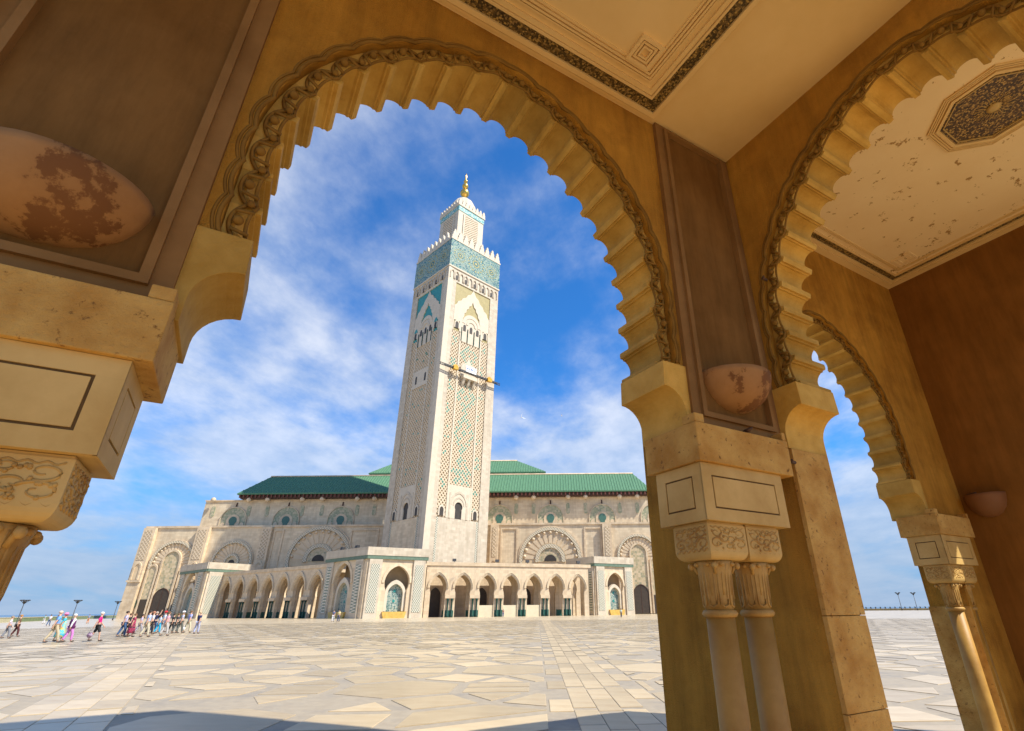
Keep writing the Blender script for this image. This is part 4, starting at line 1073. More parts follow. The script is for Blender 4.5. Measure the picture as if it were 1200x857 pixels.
M['bluep'] = mat('blue_sign_print', (0.05, 0.12, 0.35), None, 0.5)
mb = MB()
for k, wd in enumerate((0.5, 0.35, 0.6, 0.4, 0.3)): mb.box(10.3 + k * 0.8, 10.3 + k * 0.8 + wd, -2.215, -2.2, 1.5, 2.1)
mb.build('sign_print', M['bluep'], sg)

# ------------------------------------------------------------------ prayer hall
YF, YU = 205.0, 212.0
MQ = empty('mosque', (0, YF, 0))
tag(MQ, 'long two-tier cream stone mosque with great arches and green tiled roofs', 'mosque')
fF = lambda x, z, d: (x, d, z)                    # d measured from the lower front (negative = towards the viewer)
def PXf(px, py, Y=YF): return at_y(px, py, Y)
HL = PXf(684.7, 614.8)[1]
XL, XR = PXf(172, 621.8)[0], PXf(868, 612)[0]
mb = MB(); mb.box(XL, XR, 0, 40, 0, HL); mb.build('lower_wall', M['stone'], MQ)
mb = MB(); mb.box(XL - 0.3, XR + 0.3, -0.4, 1.2, HL, HL + 0.7); mb.build('lower_cornice', M['stone2'], MQ)
HU = PXf(684.7, 584.0, YU)[1]
XUL, XUR = PXf(241, 590.6, YU)[0], PXf(800, 584, YU)[0]
mb = MB(); mb.box(XUL, XUR, YU - YF, 60, HL - 2, HU); mb.build('upper_wall', M['stone'], MQ)
mb = MB(); mb.box(XUL - 0.2, XUR + 0.2, YU - YF - 0.35, YU - YF + 1, HU, HU + 0.5); mb.build('upper_cornice', M['stone2'], MQ)
# pilasters with lattice panels and small niches
for (pa, pb) in ((172.5, 186), (234.5, 248.5), (309, 321), (575.5, 584.5), (705.5, 716), (803, 814)):
    x0, x1 = PXf(pa, 620)[0], PXf(pb, 620)[0]
    mb = MB(); mb.box(x0, x1, -1.5, 0.1, 0, HL - 0.05); pl = mb.build('pilaster', M['stone2'], MQ)
    mb = MB(); mb.box(x0 + 0.8, x1 - 0.8, -1.62, -1.4, HL - 11.5, HL - 1.0); mb.build('lattice_panel', M['latt2'], pl)
    xm = (x0 + x1) / 2
    mb = MB(); mb.prism(pointed(xm, HL - 14.2, 0.95, 1.3, 5, zb=HL - 18.4), lambda a, b_, d: (a, d, b_), -1.60, -1.3); mb.build('niche', M['fanB'], pl)
    mb = MB(); ringpoly(mb, pointed(xm, HL - 14.2, 1.5, 2.0, 5, zb=HL - 18.4), pointed(xm, HL - 14.2, 0.95, 1.3, 5, zb=HL - 18.4), lambda a, b_, d: (a, d, b_), -1.85, -1.4)
    mb.box(x0 - 0.3, x1 + 0.3, -1.9, -1.3, HL - 19.2, HL - 18.5); mb.build('niche_frame', M['stone2'], pl)
# sunken-looking plain panels between pilasters (raised borders)
for (pa, pb) in ((322.5, 334), (587, 607), (684, 705), (412, 445)):
    x0, x1 = PXf(pa, 620)[0], PXf(pb, 620)[0]
    mb = MB()
    for (a0, a1, b0, b1) in ((x0, x0 + 0.6, 2, HL - 1), (x1 - 0.6, x1, 2, HL - 1), (x0 + 0.6, x1 - 0.6, HL - 1.6, HL - 1)):
        mb.box(a0, a1, -0.35, 0.05, b0, b1)
    mb.build('panel_border', M['stone2'], MQ)
def great_arch(pc, py, hw_px, inner_px=None, tall=False, nfl=13):
    xc, zc = PXf(pc, py); sc = PXf(pc + 1, py)[0] - xc; r = hw_px * sc
    b = MB(); ringpoly(b, arcpts(xc, zc, r, 28, -14, 194), arcpts(xc, zc, r * 0.90, 28, -14, 194), fF, -0.75, 0.05); b.build('arch_band', M['arcband'], MQ)
    b = MB(); ringpoly(b, arcpts(xc, zc, r * 1.05, 28, -12, 192), arcpts(xc, zc, r * 1.005, 28, -12, 192), fF, -0.5, 0.05); b.build('arch_moulding', M['stone2'], MQ)
    b = MB(); b.prism(arcpts(xc, zc, r * 0.895, 28, -12, 192), fF, -0.12, 0.05); b.build('tympanum', M['fanB'], MQ)
    ri = inner_px * sc if inner_px else r * 0.3
    b = MB()
    for k in range(nfl):
        t0 = 180.0 * (k + 0.14) / nfl; t1 = 180.0 * (k + 0.86) / nfl
        o = arcpts(xc, zc, r * 0.86, 4, t0, t1); i = arcpts(xc, zc, ri * 1.08, 4, t1, t0)
        tm = R_((t0 + t1) / 2)
        b.prism(o + i, fF, -0.26, 0.0)
        b.sphere((xc + r * 0.84 * math.cos(tm), -0.2, zc + r * 0.84 * math.sin(tm)), r * 0.055, 8, 6)
    b.build('shell_flutes', M['fanA'], MQ)
    if not tall:
        b = MB(); ringpoly(b, arcpts(xc, zc, ri * 1.04, 20, -10, 190), arcpts(xc, zc, ri * 0.78, 20, -10, 190), fF, -0.7, 0.0); b.build('inner_band', M['arcband'], MQ)
        b = MB(); b.prism(arcpts(xc, zc, ri * 0.775, 20, -10, 190), fF, -0.3, 0.0); b.build('mosaic_tympanum', M['panelmos'], MQ)
        b = MB(); b.prism(arcpts(xc, zc - ri * 0.1, ri * 0.42, 14, 0, 180), fF, -0.42, 0.0); b.build('lunette_window', M['dark'], MQ)
    else:
        # tall mosaic panel, flanking panels and bronze doors
        w = r * 0.36; top = zc + r * 0.12
        b = MB(); b.prism(pointed(xc, top, w, w * 1.15, 8, zb=0.2), fF, -0.55, 0.0); b.build('mosaic_panel', M['panelmos'], MQ)
        b = MB(); ringpoly(b, pointed(xc, top, w * 1.2, w * 1.42, 8, zb=0.2), pointed(xc, top, w, w * 1.15, 8, zb=0.2), fF, -0.9, 0.0); b.build('panel_frame', M['stone2'], MQ)
        for sgn in (-1, 1):
            xs = xc + sgn * r * 0.74
            b = MB(); b.prism(pointed(xs, top - r * 0.42, w * 0.48, w * 0.6, 6, zb=0.2), fF, -0.5, 0.0); b.build('side_panel', M['panelmos'], MQ)
            b = MB(); ringpoly(b, pointed(xs, top - r * 0.42, w * 0.66, w * 0.85, 6, zb=0.2), pointed(xs, top - r * 0.42, w * 0.48, w * 0.6, 6, zb=0.2), fF, -0.8, 0.0); b.build('panel_frame', M['stone2'], MQ)
            b = MB(); b.prism([(xs - w * 0.46, 0.2), (xs + w * 0.46, 0.2), (xs + w * 0.46, 6.2), (xs - w * 0.46, 6.2)], fF, -0.62, 0.0); b.build('side_door', M['door'], MQ)
        b = MB(); b.prism(pointed(xc, 6.6, w * 0.92, w * 1.05, 8, zb=0.2), fF, -0.68, 0.0); dr = b.build('door', M['door'], MQ)
        b = MB(); ringpoly(b, pointed(xc, 6.6, w * 1.0, w * 1.15, 8, zb=0.2), pointed(xc, 6.6, w * 0.93, w * 1.06, 8, zb=0.2), fF, -0.8, 0.0); b.box(xc - 0.08, xc + 0.08, -0.74, -0.6, 0.2, 9.5); b.build('door_frame', M['wood'], dr)
great_arch(201.5, 661, 25.5, tall=True, nfl=15)
great_arch(271.5, 659, 23.5, 8.5)
great_arch(373, 656, 37.5, 17)
great_arch(645, 656, 36.5, 17)
great_arch(748, 652, 24.5, tall=True, nfl=15)
# green roundel on the far-left foot
xr, zr = PXf(151.5, 708)
mb = MB(); mb.lathe([(2.6, -0.3), (2.6, 0.0)], n=20); 
o = MB(); o.prism([(xr + 2.7 * math.cos(R_(k * 18)), zr + 2.7 * math.sin(R_(k * 18))) for k in range(20)], fF, -0.35, 0.0); rd_ = o.build('roundel', M['dgreen'], MQ)
o = MB(); ringpoly(o, arcpts(xr, zr, 1.9, 20, 0, 360), arcpts(xr, zr, 1.5, 20, 0, 360), fF, -0.5, -0.3); o.prism(arcpts(xr, zr, 0.7, 12, 0, 330), fF, -0.5, -0.3); o.build('roundel_ring', M['ggreen'], rd_)
o = MB(); o.prism([(xr - 2.6, 0.1), (xr + 2.6, 0.1), (xr + 2.6, zr - 3.0), (xr - 2.6, zr - 3.0)], fF, -0.3, 0.0); o.build('tile_panel', M['dgreen'], MQ)
# upper tier: blind arches with keyhole windows, plaques and bosses
dU = YU - YF
def upper_arch(pc):
    xc, zb = PXf(pc, 613.5, YU); sc = PXf(pc + 1, 613.5, YU)[0] - xc; r = 15.8 * sc
    zb = HL + 0.3; zc = zb + r * 0.62
    fU = lambda x, z, d: (x, dU + d, z)
    b = MB(); b.prism([(xc + r, zb)] + arcpts(xc, zc, r, 22) + [(xc - r, zb)], fU, -0.16, 0.02); ar = b.build('blind_arch', M['ggreen'], MQ)
    b = MB(); ringpoly(b, [(xc + r, zb)] + arcpts(xc, zc, r, 22) + [(xc - r, zb)], [(xc + r * 0.94, zb)] + arcpts(xc, zc, r * 0.94, 22) + [(xc - r * 0.94, zb)], fU, -0.4, 0.02)
    for sgn in (-1, 1): b.prism(pointed(xc + sgn * r * 0.72, zb + r * 0.30, r * 0.15, r * 0.2, 5, zb=zb), fU, -0.5, 0.0)
    b.build('arch_rib', M['stone2'], ar)
    b = MB(); b.prism([(xc + r * 0.5, zb)] + arcpts(xc, zc - r * 0.06, r * 0.5, 16, -10, 190) + [(xc - r * 0.5, zb)], fU, -0.32, 0.0); b.build('window_surround', M['stone2'], ar)
    b = MB(); b.prism([(xc + r * 0.11, zb + 0.1)] + arcpts(xc, zc, r * 0.29, 14, -50, 230) + [(xc - r * 0.11, zb + 0.1)], fU, -0.42, 0.0); b.build('keyhole_window', M['dgreen'], ar)
    b = MB(); b.prism([(xc - 0.3, zc + r), (xc + 0.3, zc + r), (xc + 0.2, zc + r + 1.6), (xc - 0.2, zc + r + 1.6)], fU, -0.3, 0.0); b.build('lamp_bracket', M['wood'], ar)
for pc in (272.5, 334.5, 398.5, 585, 645.2, 706.2, 767): upper_arch(pc)
for pc in (252.5, 294, 315.5, 356, 379, 420, 440, 605, 625.5, 665.5, 686, 725.8, 746.3, 787):
    xc, z1 = PXf(pc, 589, YU); sc = PXf(pc + 1, 589, YU)[0] - xc
    b = MB(); b.prism(arcpts(xc, HU - 2.6, 2.1 * sc, 8) + arcpts(xc, HU - 5.4, 2.1 * sc, 8, 180, 360), lambda x, z, d: (x, dU + d, z), -0.2, 0.02); b.build('plaque', M['ggreen'], MQ)
    b = MB(); b.sphere((xc, dU - 1.7, HU + 0.3), 2.9 * sc, 12, 8, (1, 0.8, 1)); b.build('boss', M['stone2'], MQ)
# eaves and roofs
def hip_roof(pl, pr, pe, plr, prr, prd, Ye, dep, name='roof'):
    """eave pixels left, right at row pe; ridge pixels left, right at row prd; the ridge lies dep metres behind the eave"""
    x0, ze = at_y(pl, pe, Ye); x1, _ = at_y(pr, pe, Ye)
    xa, zr_ = at_y(plr, prd, Ye + dep); xb, _ = at_y(prr, prd, Ye + dep)
    y0, y1, y2 = Ye - YF, Ye - YF + dep, Ye - YF + 2 * dep
    b = MB()
    vs = [(x0, y0, ze), (x1, y0, ze), (x1, y2, ze), (x0, y2, ze), (xa, y1, zr_), (xb, y1, zr_), (x0, y0, ze - 0.5), (x1, y0, ze - 0.5), (x1, y2, ze - 0.5), (x0, y2, ze - 0.5)]
    b.add(vs, [(0, 1, 5, 4), (1, 2, 5), (2, 3, 4, 5), (3, 0, 4), (0, 6, 7, 1), (1, 7, 8, 2), (2, 8, 9, 3), (3, 9, 6, 0), (6, 9, 8, 7)])
    o = b.build(name, M['roof'], MQ)
    # raised cover-tile rolls running down the front slope
    t = MB(); n = int((x1 - x0) / 1.1); rise = (zr_ - ze) / dep
    for k in range(1, n):
        x = x0 + (x1 - x0) * k / n
        if x < xa: f = (x - x0) / (xa - x0)
        elif x > xb: f = (x1 - x) / (x1 - xb)
        else: f = 1.0
        if f < 0.05: continue
        t.add([(x - 0.2, y0, ze), (x + 0.2, y0, ze), (x, y0, ze + 0.24), (x - 0.2, y0 + dep * f, ze + rise * dep * f), (x + 0.2, y0 + dep * f, ze + rise * dep * f), (x, y0 + dep * f, ze + rise * dep * f + 0.24)], [(0, 2, 5, 3), (1, 4, 5, 2), (0, 1, 2)])
    q = t.build('cover_tiles', M['roof'], o); q['kind'] = 'stuff'
    b = MB(); b.tube([(xa, y1, zr_ + 0.1), (xb, y1, zr_ + 0.1)], 0.35, 6); b.build('ridge', M['stone2'], o)
    return x0, x1, ze, o
x0, x1, ze, ro = hip_roof(278, 764, 578.3, 318, 741.5, 559.0, YU - 3.0, 11.0)
mb = MB(); mb.box(x0 + 1.2, x1 - 1.2, YU - YF - 2.2, 20, HU + 0.55, ze - 0.55); mb.build('eave_soffit', M['wood'], MQ)
mb = MB()
for k in range(int((x1 - x0) / 1.6)):
    x = x0 + 0.9 + k * 1.6; mb.box(x, x + 0.5, YU - YF - 2.85, YU - YF - 2.1, ze - 1.7, ze - 0.52)
q = mb.build('rafter_ends', mat('red_cedar', (0.12, 0.035, 0.02), (0.16, 0.05, 0.03), 0.6, 2), MQ); q['kind'] = 'stuff'
x0, x1, ze, ro = hip_roof(432, 639.5, 554.5, 466, 606, 541.5, YU + 16.0, 10.0, 'upper_roof')
mb = MB(); mb.box(x0 + 2, x1 - 2, YU - YF + 18.0, YU - YF + 34, HU, ze - 0.4); mb.build('upper_drum', M['wood'], MQ)

# ------------------------------------------------------------------ gallery wings and fountain pavilions
def frame_of(P0, P1):
    d = (P1 - P0); L = d.length; d.normalize()
    return d, L, math.atan2(d.y, d.x)
def wing(P0, P1, n, H, label, low=(), margin=0.8, dep=7.0):
    d, L, rz = frame_of(P0, P1)
    E_ = empty('gallery', (P0.x, P0.y, 0), rz); tag(E_, label, 'gallery', 'arcaded galleries along the mosque forecourt')
    sp = L / n; hw = sp * 0.335; zs = 7.3; rise = hw * 1.5
    fn = lambda a, b_, dd: (a, dd, b_)
    op = pointed(0, zs, hw, rise, 8, flare=0.28, zb=0.0)
    b = MB(); b.prism([(sp / 2, 0.0)] + [] + [(sp / 2, H - 0.9), (-sp / 2, H - 0.9), (-sp / 2, 0.0)] + list(reversed(op)), fn, 0.0, 1.0); bay = b.mesh('arch_bay', M['stone2'])
    b = MB()
    for k_, (ro_, ri_, dd) in enumerate(((1.26, 1.17, -0.35), (1.15, 1.06, -0.22), (1.045, 0.985, -0.10))):
        ringpoly(b, pointed(0, zs, hw * ro_, rise * ro_, 8), pointed(0, zs, hw * ri_, rise * ri_, 8), fn, dd, 0.05)
    arv = b.mesh('archivolt', M['stone'])
    for k in range(n):
        xc = sp * (k + 0.5)
        o = link('arch_bay', bay, E_, (xc, 0, 0)); link('archivolt', arv, o)
        link('inner_arch_bay', bay, E_, (xc, dep, 0))
    cm = MB(); cm.lathe([(0.30, 0), (0.30, 0.5), (0.21, 0.6), (0.19, 3.9), (0.30, 4.3), (0.32, 4.6)], n=10); cme = cm.mesh('green_column', M['gmarble'])
    dd_ = MB(); dd_.box(-(sp / 2 - hw) - 0.0, (sp / 2 - hw) + 0.0, -0.06, 1.06, 0.0, 1.7); dme = dd_.mesh('tile_dado', M['dado'])
    im = MB(); im.box(-(sp / 2 - hw) - 0.25, (sp / 2 - hw) + 0.25, -0.55, 1.05, 4.65, 5.5); ime = im.mesh('impost', M['stone2'])
    for k in range(n + 1):
        x = sp * k
        if 0 < k < n:
            link('tile_dado', dme, E_, (x, 0, 0))
            link('tile_dado', dme, E_, (x, dep, 0))
            link('impost', ime, E_, (x, 0, 0))
            for e in (-0.55, 0.55): link('green_column', cme, E_, (x + e * (sp / 2 - hw) / 1.1, -0.32, 0))
    b = MB(); b.box(-margin, L + margin, -0.25, 1.1, H - 0.9, H); b.build('parapet', M['stone2'], E_)
    b = MB(); b.box(0.05, L - 0.05, 1.0, dep - 0.01, H - 2.0, H - 1.2); b.build('roof_slab', M['stone2'], E_)
    for k in low:
        b = MB(); b.box(sp * k + sp / 2 - hw * 0.96, sp * k + sp / 2 + hw * 0.96, 0.3, 0.6, 0, 2.9); b.build('low_screen', mat('cream_screen', (0.66, 0.58, 0.40), (0.60, 0.52, 0.35), 0.6, 1), E_)
    for k in range(0, n, 2):                       # dark doorways at the back of the gallery
        b = MB(); b.prism(pointed(sp * (k + 0.5) + 0.4, 5.5, hw * 0.7, hw, 6, zb=0.0), fn, dep + 3.2, dep + 3.4); b.build('rear_doorway', M['door'], E_)
    b = MB(); b.box(0.0, L, dep + 3.4, dep + 4.0, 0, H - 1.3); b.build('rear_wall', M['stone2'], E_)
    return E_
def V2(x, y): return Vector((x, y, 0))
HWG = 13.9
wing(V2(-35.4, 152.2), V2(9.8, 167.0), 7, HWG, 'sunlit seven-arched gallery with cream screens in three of its arches', low=(2, 3, 4))
wing(V2(-112.3, 187.0), V2(-64.3, 155.8), 7, HWG, 'shaded seven-arched gallery behind the walking tour group')

def pav_face(E_, o, P0, P1, H, arch=True, fount=True, lat=((0.03, 0.24), (0.77, 0.97)), ac=0.52, ahw=None, shade=False, dark_pil=False):
    d = P1 - P0; L = d.length; d = d.normalized(); nin = Vector((-d.y, d.x, 0))
    fn = lambda s, h, dd: (P0.x - o.x + d.x * s + nin.x * dd, P0.y - o.y + d.y * s + nin.y * dd, h)
    hw = ahw or L * 0.205
    if arch:
        op = pointed(ac * L, 8.3, hw, hw * 1.28, 9, flare=hw * 0.14, zb=0.0)
        b = MB(); b.prism([(L - 0.02, 0), (L - 0.02, H - 2.9), (0.02, H - 2.9), (0.02, 0)] + list(reversed(op)), fn, 0.0, 1.1); b.build('wall', M['stone2'], E_)
        b = MB(); ringpoly(b, pointed(ac * L, 8.3, hw * 1.22, hw * 1.55, 9), pointed(ac * L, 8.3, hw * 1.03, hw * 1.31, 9), fn, -0.18, 0.05); b.build('archivolt', M['stone'], E_)
        b = MB(); b.prism([(ac * L - hw * 1.3, 0), (ac * L + hw * 1.3, 0), (ac * L + hw * 1.3, H - 3.2), (ac * L - hw * 1.3, H - 3.2)], fn, 3.6, 3.9); b.build('niche_back', M['tanrec'], E_)
    else:
        b = MB(); b.prism([(0.02, 0), (L - 0.02, 0), (L - 0.02, H - 2.9), (0.02, H - 2.9)], fn, 0.0, 1.1); b.build('wall', M['stone2'], E_)
    for (a, c) in lat:
        b = MB(); b.prism([(a * L, 0.0), (c * L, 0.0), (c * L, H - 2.95), (a * L, H - 2.95)], fn, -0.45, 0.05); pm = b.build('pilaster', M['white'], E_)
        b = MB(); m_ = 0.16 * (c - a) * L; b.prism([(a * L + m_, 1.3), (c * L - m_, 1.3), (c * L - m_, H - 4.2), (a * L + m_, H - 4.2)], fn, -0.52, -0.4); b.build('lattice_panel', M['latt'], pm)
    b = MB(); b.prism([(-0.25, H - 2.9), (L + 0.25, H - 2.9), (L + 0.25, H - 2.05), (-0.25, H - 2.05)], fn, -0.50, 1.0); b.build('tile_band', M['greenband'], E_)
    b = MB(); b.prism([(-0.35, H - 2.05), (L + 0.35, H - 2.05), (L + 0.35, H), (-0.35, H)], fn, -0.60, 0.6); b.build('parapet', M['white'], E_)
    if arch and fount:
        c = ac * L; fw = hw * 0.62
        b = MB(); ringpoly(b, pointed(c, 5.6, fw * 1.35, fw * 1.75, 9, zb=1.6), pointed(c, 5.6, fw, fw * 1.25, 9, zb=1.6), fn, 0.5, 1.7); b.build('fountain_arch', M['whitep'], E_)
        b = MB(); b.prism(pointed(c, 5.6, fw, fw * 1.25, 9, zb=0.6), fn, 1.5, 1.7); fp = b.build('fountain_mosaic', M['fount'], E_)
        for hh in (4.0, 6.4): b = MB(); b.prism([(c + 0.35 * math.cos(R_(45 * k)), hh + 0.35 * math.sin(R_(45 * k))) for k in range(8)], fn, 1.42, 1.52); b.build('star_tile', M['teal'], fp)
        b = MB(); b.prism([(c - fw * 1.35, 0), (c + fw * 1.35, 0), (c + fw * 1.55, 1.5), (c - fw * 1.55, 1.5)], fn, -0.5, 1.5); b.build('basin', M['basin'], E_)
        for sgn in (-1, 1):
            for e in (0.0, 0.75):
                b = MB(); q = fn(c + sgn * (fw * 1.5 + e), 0, 0.35); b.lathe([(0.26, 1.5), (0.2, 1.8), (0.2, 4.4), (0.34, 5.0)], q[0], q[1], 8); b.build('onyx_column', M['basin'], E_)
def pavilion(K, Rn, Ln, H, label, **kw):
    E_ = empty('fountain_pavilion', (K.x, K.y, 0)); tag(E_, label, 'pavilion', 'white-topped fountain pavilions of the gallery')
    pav_face(E_, K, K, Rn, H, **kw.get('right', {}))
    pav_face(E_, K, Ln, K, H, **kw.get('left', {}))
    b = MB(); r = Rn - K; l = Ln - K
    q = [K + r * 0.08 + l * 0.08, K + r * 0.98 + l * 0.08, K + r * 0.98 + l * 0.98, K + r * 0.08 + l * 0.98]
    b.prism([(p.x - K.x, p.y - K.y) for p in q], lambda x, y, d: (x, y, d), H - 3.1, H - 2.2); b.build('roof_slab', M['stone2'], E_)
    return E_
pavilion(V2(-48.6, 141.9), V2(-35.0, 149.6), V2(-63.9, 153.9), 16.9, 'corner fountain pavilion with two teal tiled fountains beside a golden basin',
         left=dict(lat=((0.03, 0.20), (0.76, 0.93)), ac=0.46))
pavilion(V2(-115.1, 182.7), V2(-105.8, 197.0), V2(-134.0, 198.0), 16.9, 'white-topped pavilion at the far end of the shaded gallery',
         right=dict(arch=False, lat=((0.03, 0.30),)), left=dict(lat=((0.05, 0.2), (0.74, 0.9)), ac=0.47))
pavilion(V2(12.3, 174.3), V2(25.2, 181.4), V2(4.2, 185.4), 16.9, 'sunlit fountain pavilion closing the gallery with the cream screens',
         left=dict(arch=False, lat=((0.70, 0.97),)))

# floodlights standing on the gallery and pavilion parapets
M['lampb'] = mat('black_lamp_housing', (0.02, 0.02, 0.022), (0.035, 0.035, 0.035), 0.5, 5)
def floodlight(x, y, z, rz, label):
    o = empty('floodlight', (x, y, z), rz)
    b = MB(); b.box(-0.08, 0.08, -0.08, 0.08, 0, 0.35); b.build('bracket', M['lampb'], o)
    b = MB(); b.prism([(-0.45, 0.3), (0.45, 0.3), (0.45, 1.0), (-0.3, 1.0)], lambda a, b_, d: (d, a, b_), -0.5, 0.5); b.build('housing', M['lampb'], o)
    tag(o, label, 'floodlight', 'floodlights on the forecourt roofs')
_wd = (V2(9.8, 167.0) - V2(-35.4, 152.2)).normalized()
for s in (7.2, 19.5, 28.6, 44.5):
    p = V2(-35.4, 152.2) + _wd * s; floodlight(p.x, p.y + 0.5, HWG, 0.3, 'small black floodlight on the parapet of the sunlit gallery')
for f in (0.25, 0.62):
    p = V2(-63.9, 153.9).lerp(V2(-48.6, 141.9), f); floodlight(p.x + 0.6, p.y + 0.8, 16.9, -0.6, 'small black floodlight on the parapet of the corner fountain pavilion')

# ------------------------------------------------------------------ sea walls, street lamps
M['wallg'] = mat('green_tiled_parapet', (0.13, 0.20, 0.10), (0.20, 0.26, 0.13), 0.5, 0.8)
M['wallc'] = mat('cream_parapet', (0.50, 0.47, 0.30), (0.42, 0.40, 0.26), 0.7, 0.6)
def sea_wall(p0, p1, h, th, label, mp_, posts=0, split=None):
    a = V2(*p0); b_ = V2(*p1); d, L, rz = frame_of(a, b_)
    o = empty('sea_wall', (a.x, a.y, 0), rz); tag(o, label, 'wall')
    n = max(1, int(L / 6.0)); w = L / n
    for k in range(n):
        m = MB(); m.box(k * w + 0.03, (k + 1) * w - 0.03, 0, th, 0, h - 0.14)
        m.build('wall_panel', mp_ if not (split and k < n * split) else M['wallc'], o)
    m = MB(); m.box(0, L, -0.06, th + 0.06, h - 0.14, h); m.build('coping', M['wallc'], o)
    for k in range(posts):
        x = L * (k + 0.5) / posts; m = MB(); m.lathe([(0.22, h), (0.22, h + 0.35), (0.34, h + 0.4), (0.28, h + 0.75)], x, th / 2, 8); m.build('post', M['lampb'], o)
g0, g1 = at_ground(-90, 733.5), at_ground(143.5, 723.9)
sea_wall(g0, g1, 1.02, 0.5, 'low green parapet wall beside the sea behind the walkers', M['wallg'], split=0.22)
def far_pt(px, D):
    d = ray(px, 712); l = math.hypot(d.x, d.y); return (d.x / l * D, d.y / l * D)
sea_wall(far_pt(985, 330), far_pt(1125, 330), 0.9, 0.6, 'long brown parapet at the plaza edge seen through the narrow arch', mat('brown_parapet', (0.34, 0.25, 0.11), (0.28, 0.20, 0.09), 0.8, 0.3), posts=24)
def street_lamp(px, py_top, D, label, grp):
    d = ray(px, py_top); l = math.hypot(d.x, d.y); x, y = d.x / l * D, d.y / l * D; H = EYE + d.z / l * D
    o = empty('street_lamp', (x, y, 0))
    k = H / 5.0
    b = MB(); b.lathe([(0.16 * k, 0), (0.16 * k, 0.5 * k), (0.09 * k, 0.6 * k), (0.06 * k, 4.3 * k)], n=10); b.build('pole', M['lampb'], o)
    for q in range(4):
        t = math.pi / 2 * q + 0.4
        b = MB(); b.tube([(0, 0, 4.15 * k), (0.32 * k * math.cos(t), 0.32 * k * math.sin(t), 4.5 * k), (0.62 * k * math.cos(t), 0.62 * k * math.sin(t), 4.75 * k)], 0.05 * k, 6)
        b.sphere((0.62 * k * math.cos(t), 0.62 * k * math.sin(t), 4.86 * k), 0.26 * k, 10, 6, (1, 1, 0.5)); b.build('lamp_head', M['lampb'], o)
    b = MB(); b.lathe([(0.08 * k, 4.2 * k), (0.30 * k, 4.62 * k), (0.34 * k, 4.7 * k), (0.05 * k, 4.74 * k)], n=12); b.build('crown', M['lampb'], o)
    tag(o, label, 'street lamp', grp)
street_lamp(30.0, 702.8, 112, 'black street lamp rising behind the two leftmost strolling women', 'street lamps by the sea parapet')
street_lamp(92.0, 703.0, 140, 'black street lamp rising behind the woman in the purple waistcoat', 'street lamps by the sea parapet')
street_lamp(139.0, 704.5, 195, 'black street lamp just beside the plain end of the mosque wall', 'street lamps by the sea parapet')
for px in (1051.5, 1069.5): street_lamp(px, 694.2, 322, 'black street lamp on the far plaza edge seen through the narrow arch', 'far lamps through the narrow arch')

# ------------------------------------------------------------------ people
SKIN = [mat('skin_light', (0.52, 0.30, 0.20), None, 0.55), mat('skin_tan', (0.36, 0.19, 0.11), None, 0.55)]
def skin_mesh(name, joints, bones, mats, root=0, extra=None):
    me = bpy.data.meshes.new('tmp'); me.from_pydata([j[0] for j in joints], bones, [])
    ob = bpy.data.objects.new('tmp', me); COL.objects.link(ob)
    md = ob.modifiers.new('skin', 'SKIN'); md.use_smooth_shade = True
    sv = me.skin_vertices[0].data
    for i, j in enumerate(joints):
        r = j[1]; sv[i].radius = r if isinstance(r, tuple) else (r, r); sv[i].use_root = (i == root)
    sb = ob.modifiers.new('sub', 'SUBSURF'); sb.levels = 1; sb.render_levels = 1
    dg = bpy.context.evaluated_depsgraph_get(); dg.update()
    out = bpy.data.meshes.new_from_object(ob.evaluated_get(dg)); out.name = name
    COL.objects.unlink(ob); bpy.data.objects.remove(ob); bpy.data.meshes.remove(me)
    if extra:
        bm = bmesh.new(); bm.from_mesh(out); t = extra.mesh('x', [mats[0]]); bm.from_mesh(t); bm.to_mesh(out); bm.free(); bpy.data.meshes.remove(t)
    out.materials.clear()
    for m in mats: out.materials.append(m)
    for p in out.polygons: p.use_smooth = True
    return out
def joints_for(st, sw, rais):
    J = dict(pelvis=(0, 0, .96), spine=(0, .01, 1.16), chest=(0, .0, 1.37), neck=(0, .0, 1.50), head=(0, .03, 1.63), top=(0, .025, 1.71))
    for s, n in ((-1, 'l'), (1, 'r')):
        J['sh' + n] = (s * .175, 0, 1.41); J['hip' + n] = (s * .09, 0, .91)
        f = s * st
        J['kn' + n] = (s * .095, f * .16 + .03, .50 + .01); J['an' + n] = (s * .095, f * .30 - .03, .09 + (0.05 if f < -0.4 else 0)); J['to' + n] = (s * .105, f * .30 + .12, .035)
        a = -s * sw
        if rais and s > 0:
            J['el' + n] = (s * .30, .12, 1.52); J['wr' + n] = (s * .26, .20, 1.76); J['ha' + n] = (s * .25, .22, 1.86)
        else:
            J['el' + n] = (s * .225, a * .16 - .03, 1.13); J['wr' + n] = (s * .235, a * .34 + .03, .91); J['ha' + n] = (s * .23, a * .40 + .05, .83)
    return J
BONE = [('pelvis', 'spine'), ('spine', 'chest'), ('chest', 'neck'), ('neck', 'head'), ('head', 'top')] + [(a + n, b + n) for n in 'lr' for a, b in (('sh', 'el'), ('el', 'wr'), ('wr', 'ha'), ('hip', 'kn'), ('kn', 'an'), ('an', 'to'))] + [('chest', 'sh' + n) for n in 'lr'] + [('pelvis', 'hip' + n) for n in 'lr']
RADI = dict(pelvis=(.135, .10), spine=(.125, .095), chest=(.15, .105), neck=.052, head=(.078, .095), top=(.06, .07), sh=.06, el=.043, wr=.032, ha=.034, hip=.085, kn=.056, an=.04, to=.036)
_bc = {}
def rad(k, add=0.0):
    r = RADI.get(k, RADI.get(k[:-1])); 
    return (r[0] + add, r[1] + add) if isinstance(r, tuple) else (r + add, r + add)
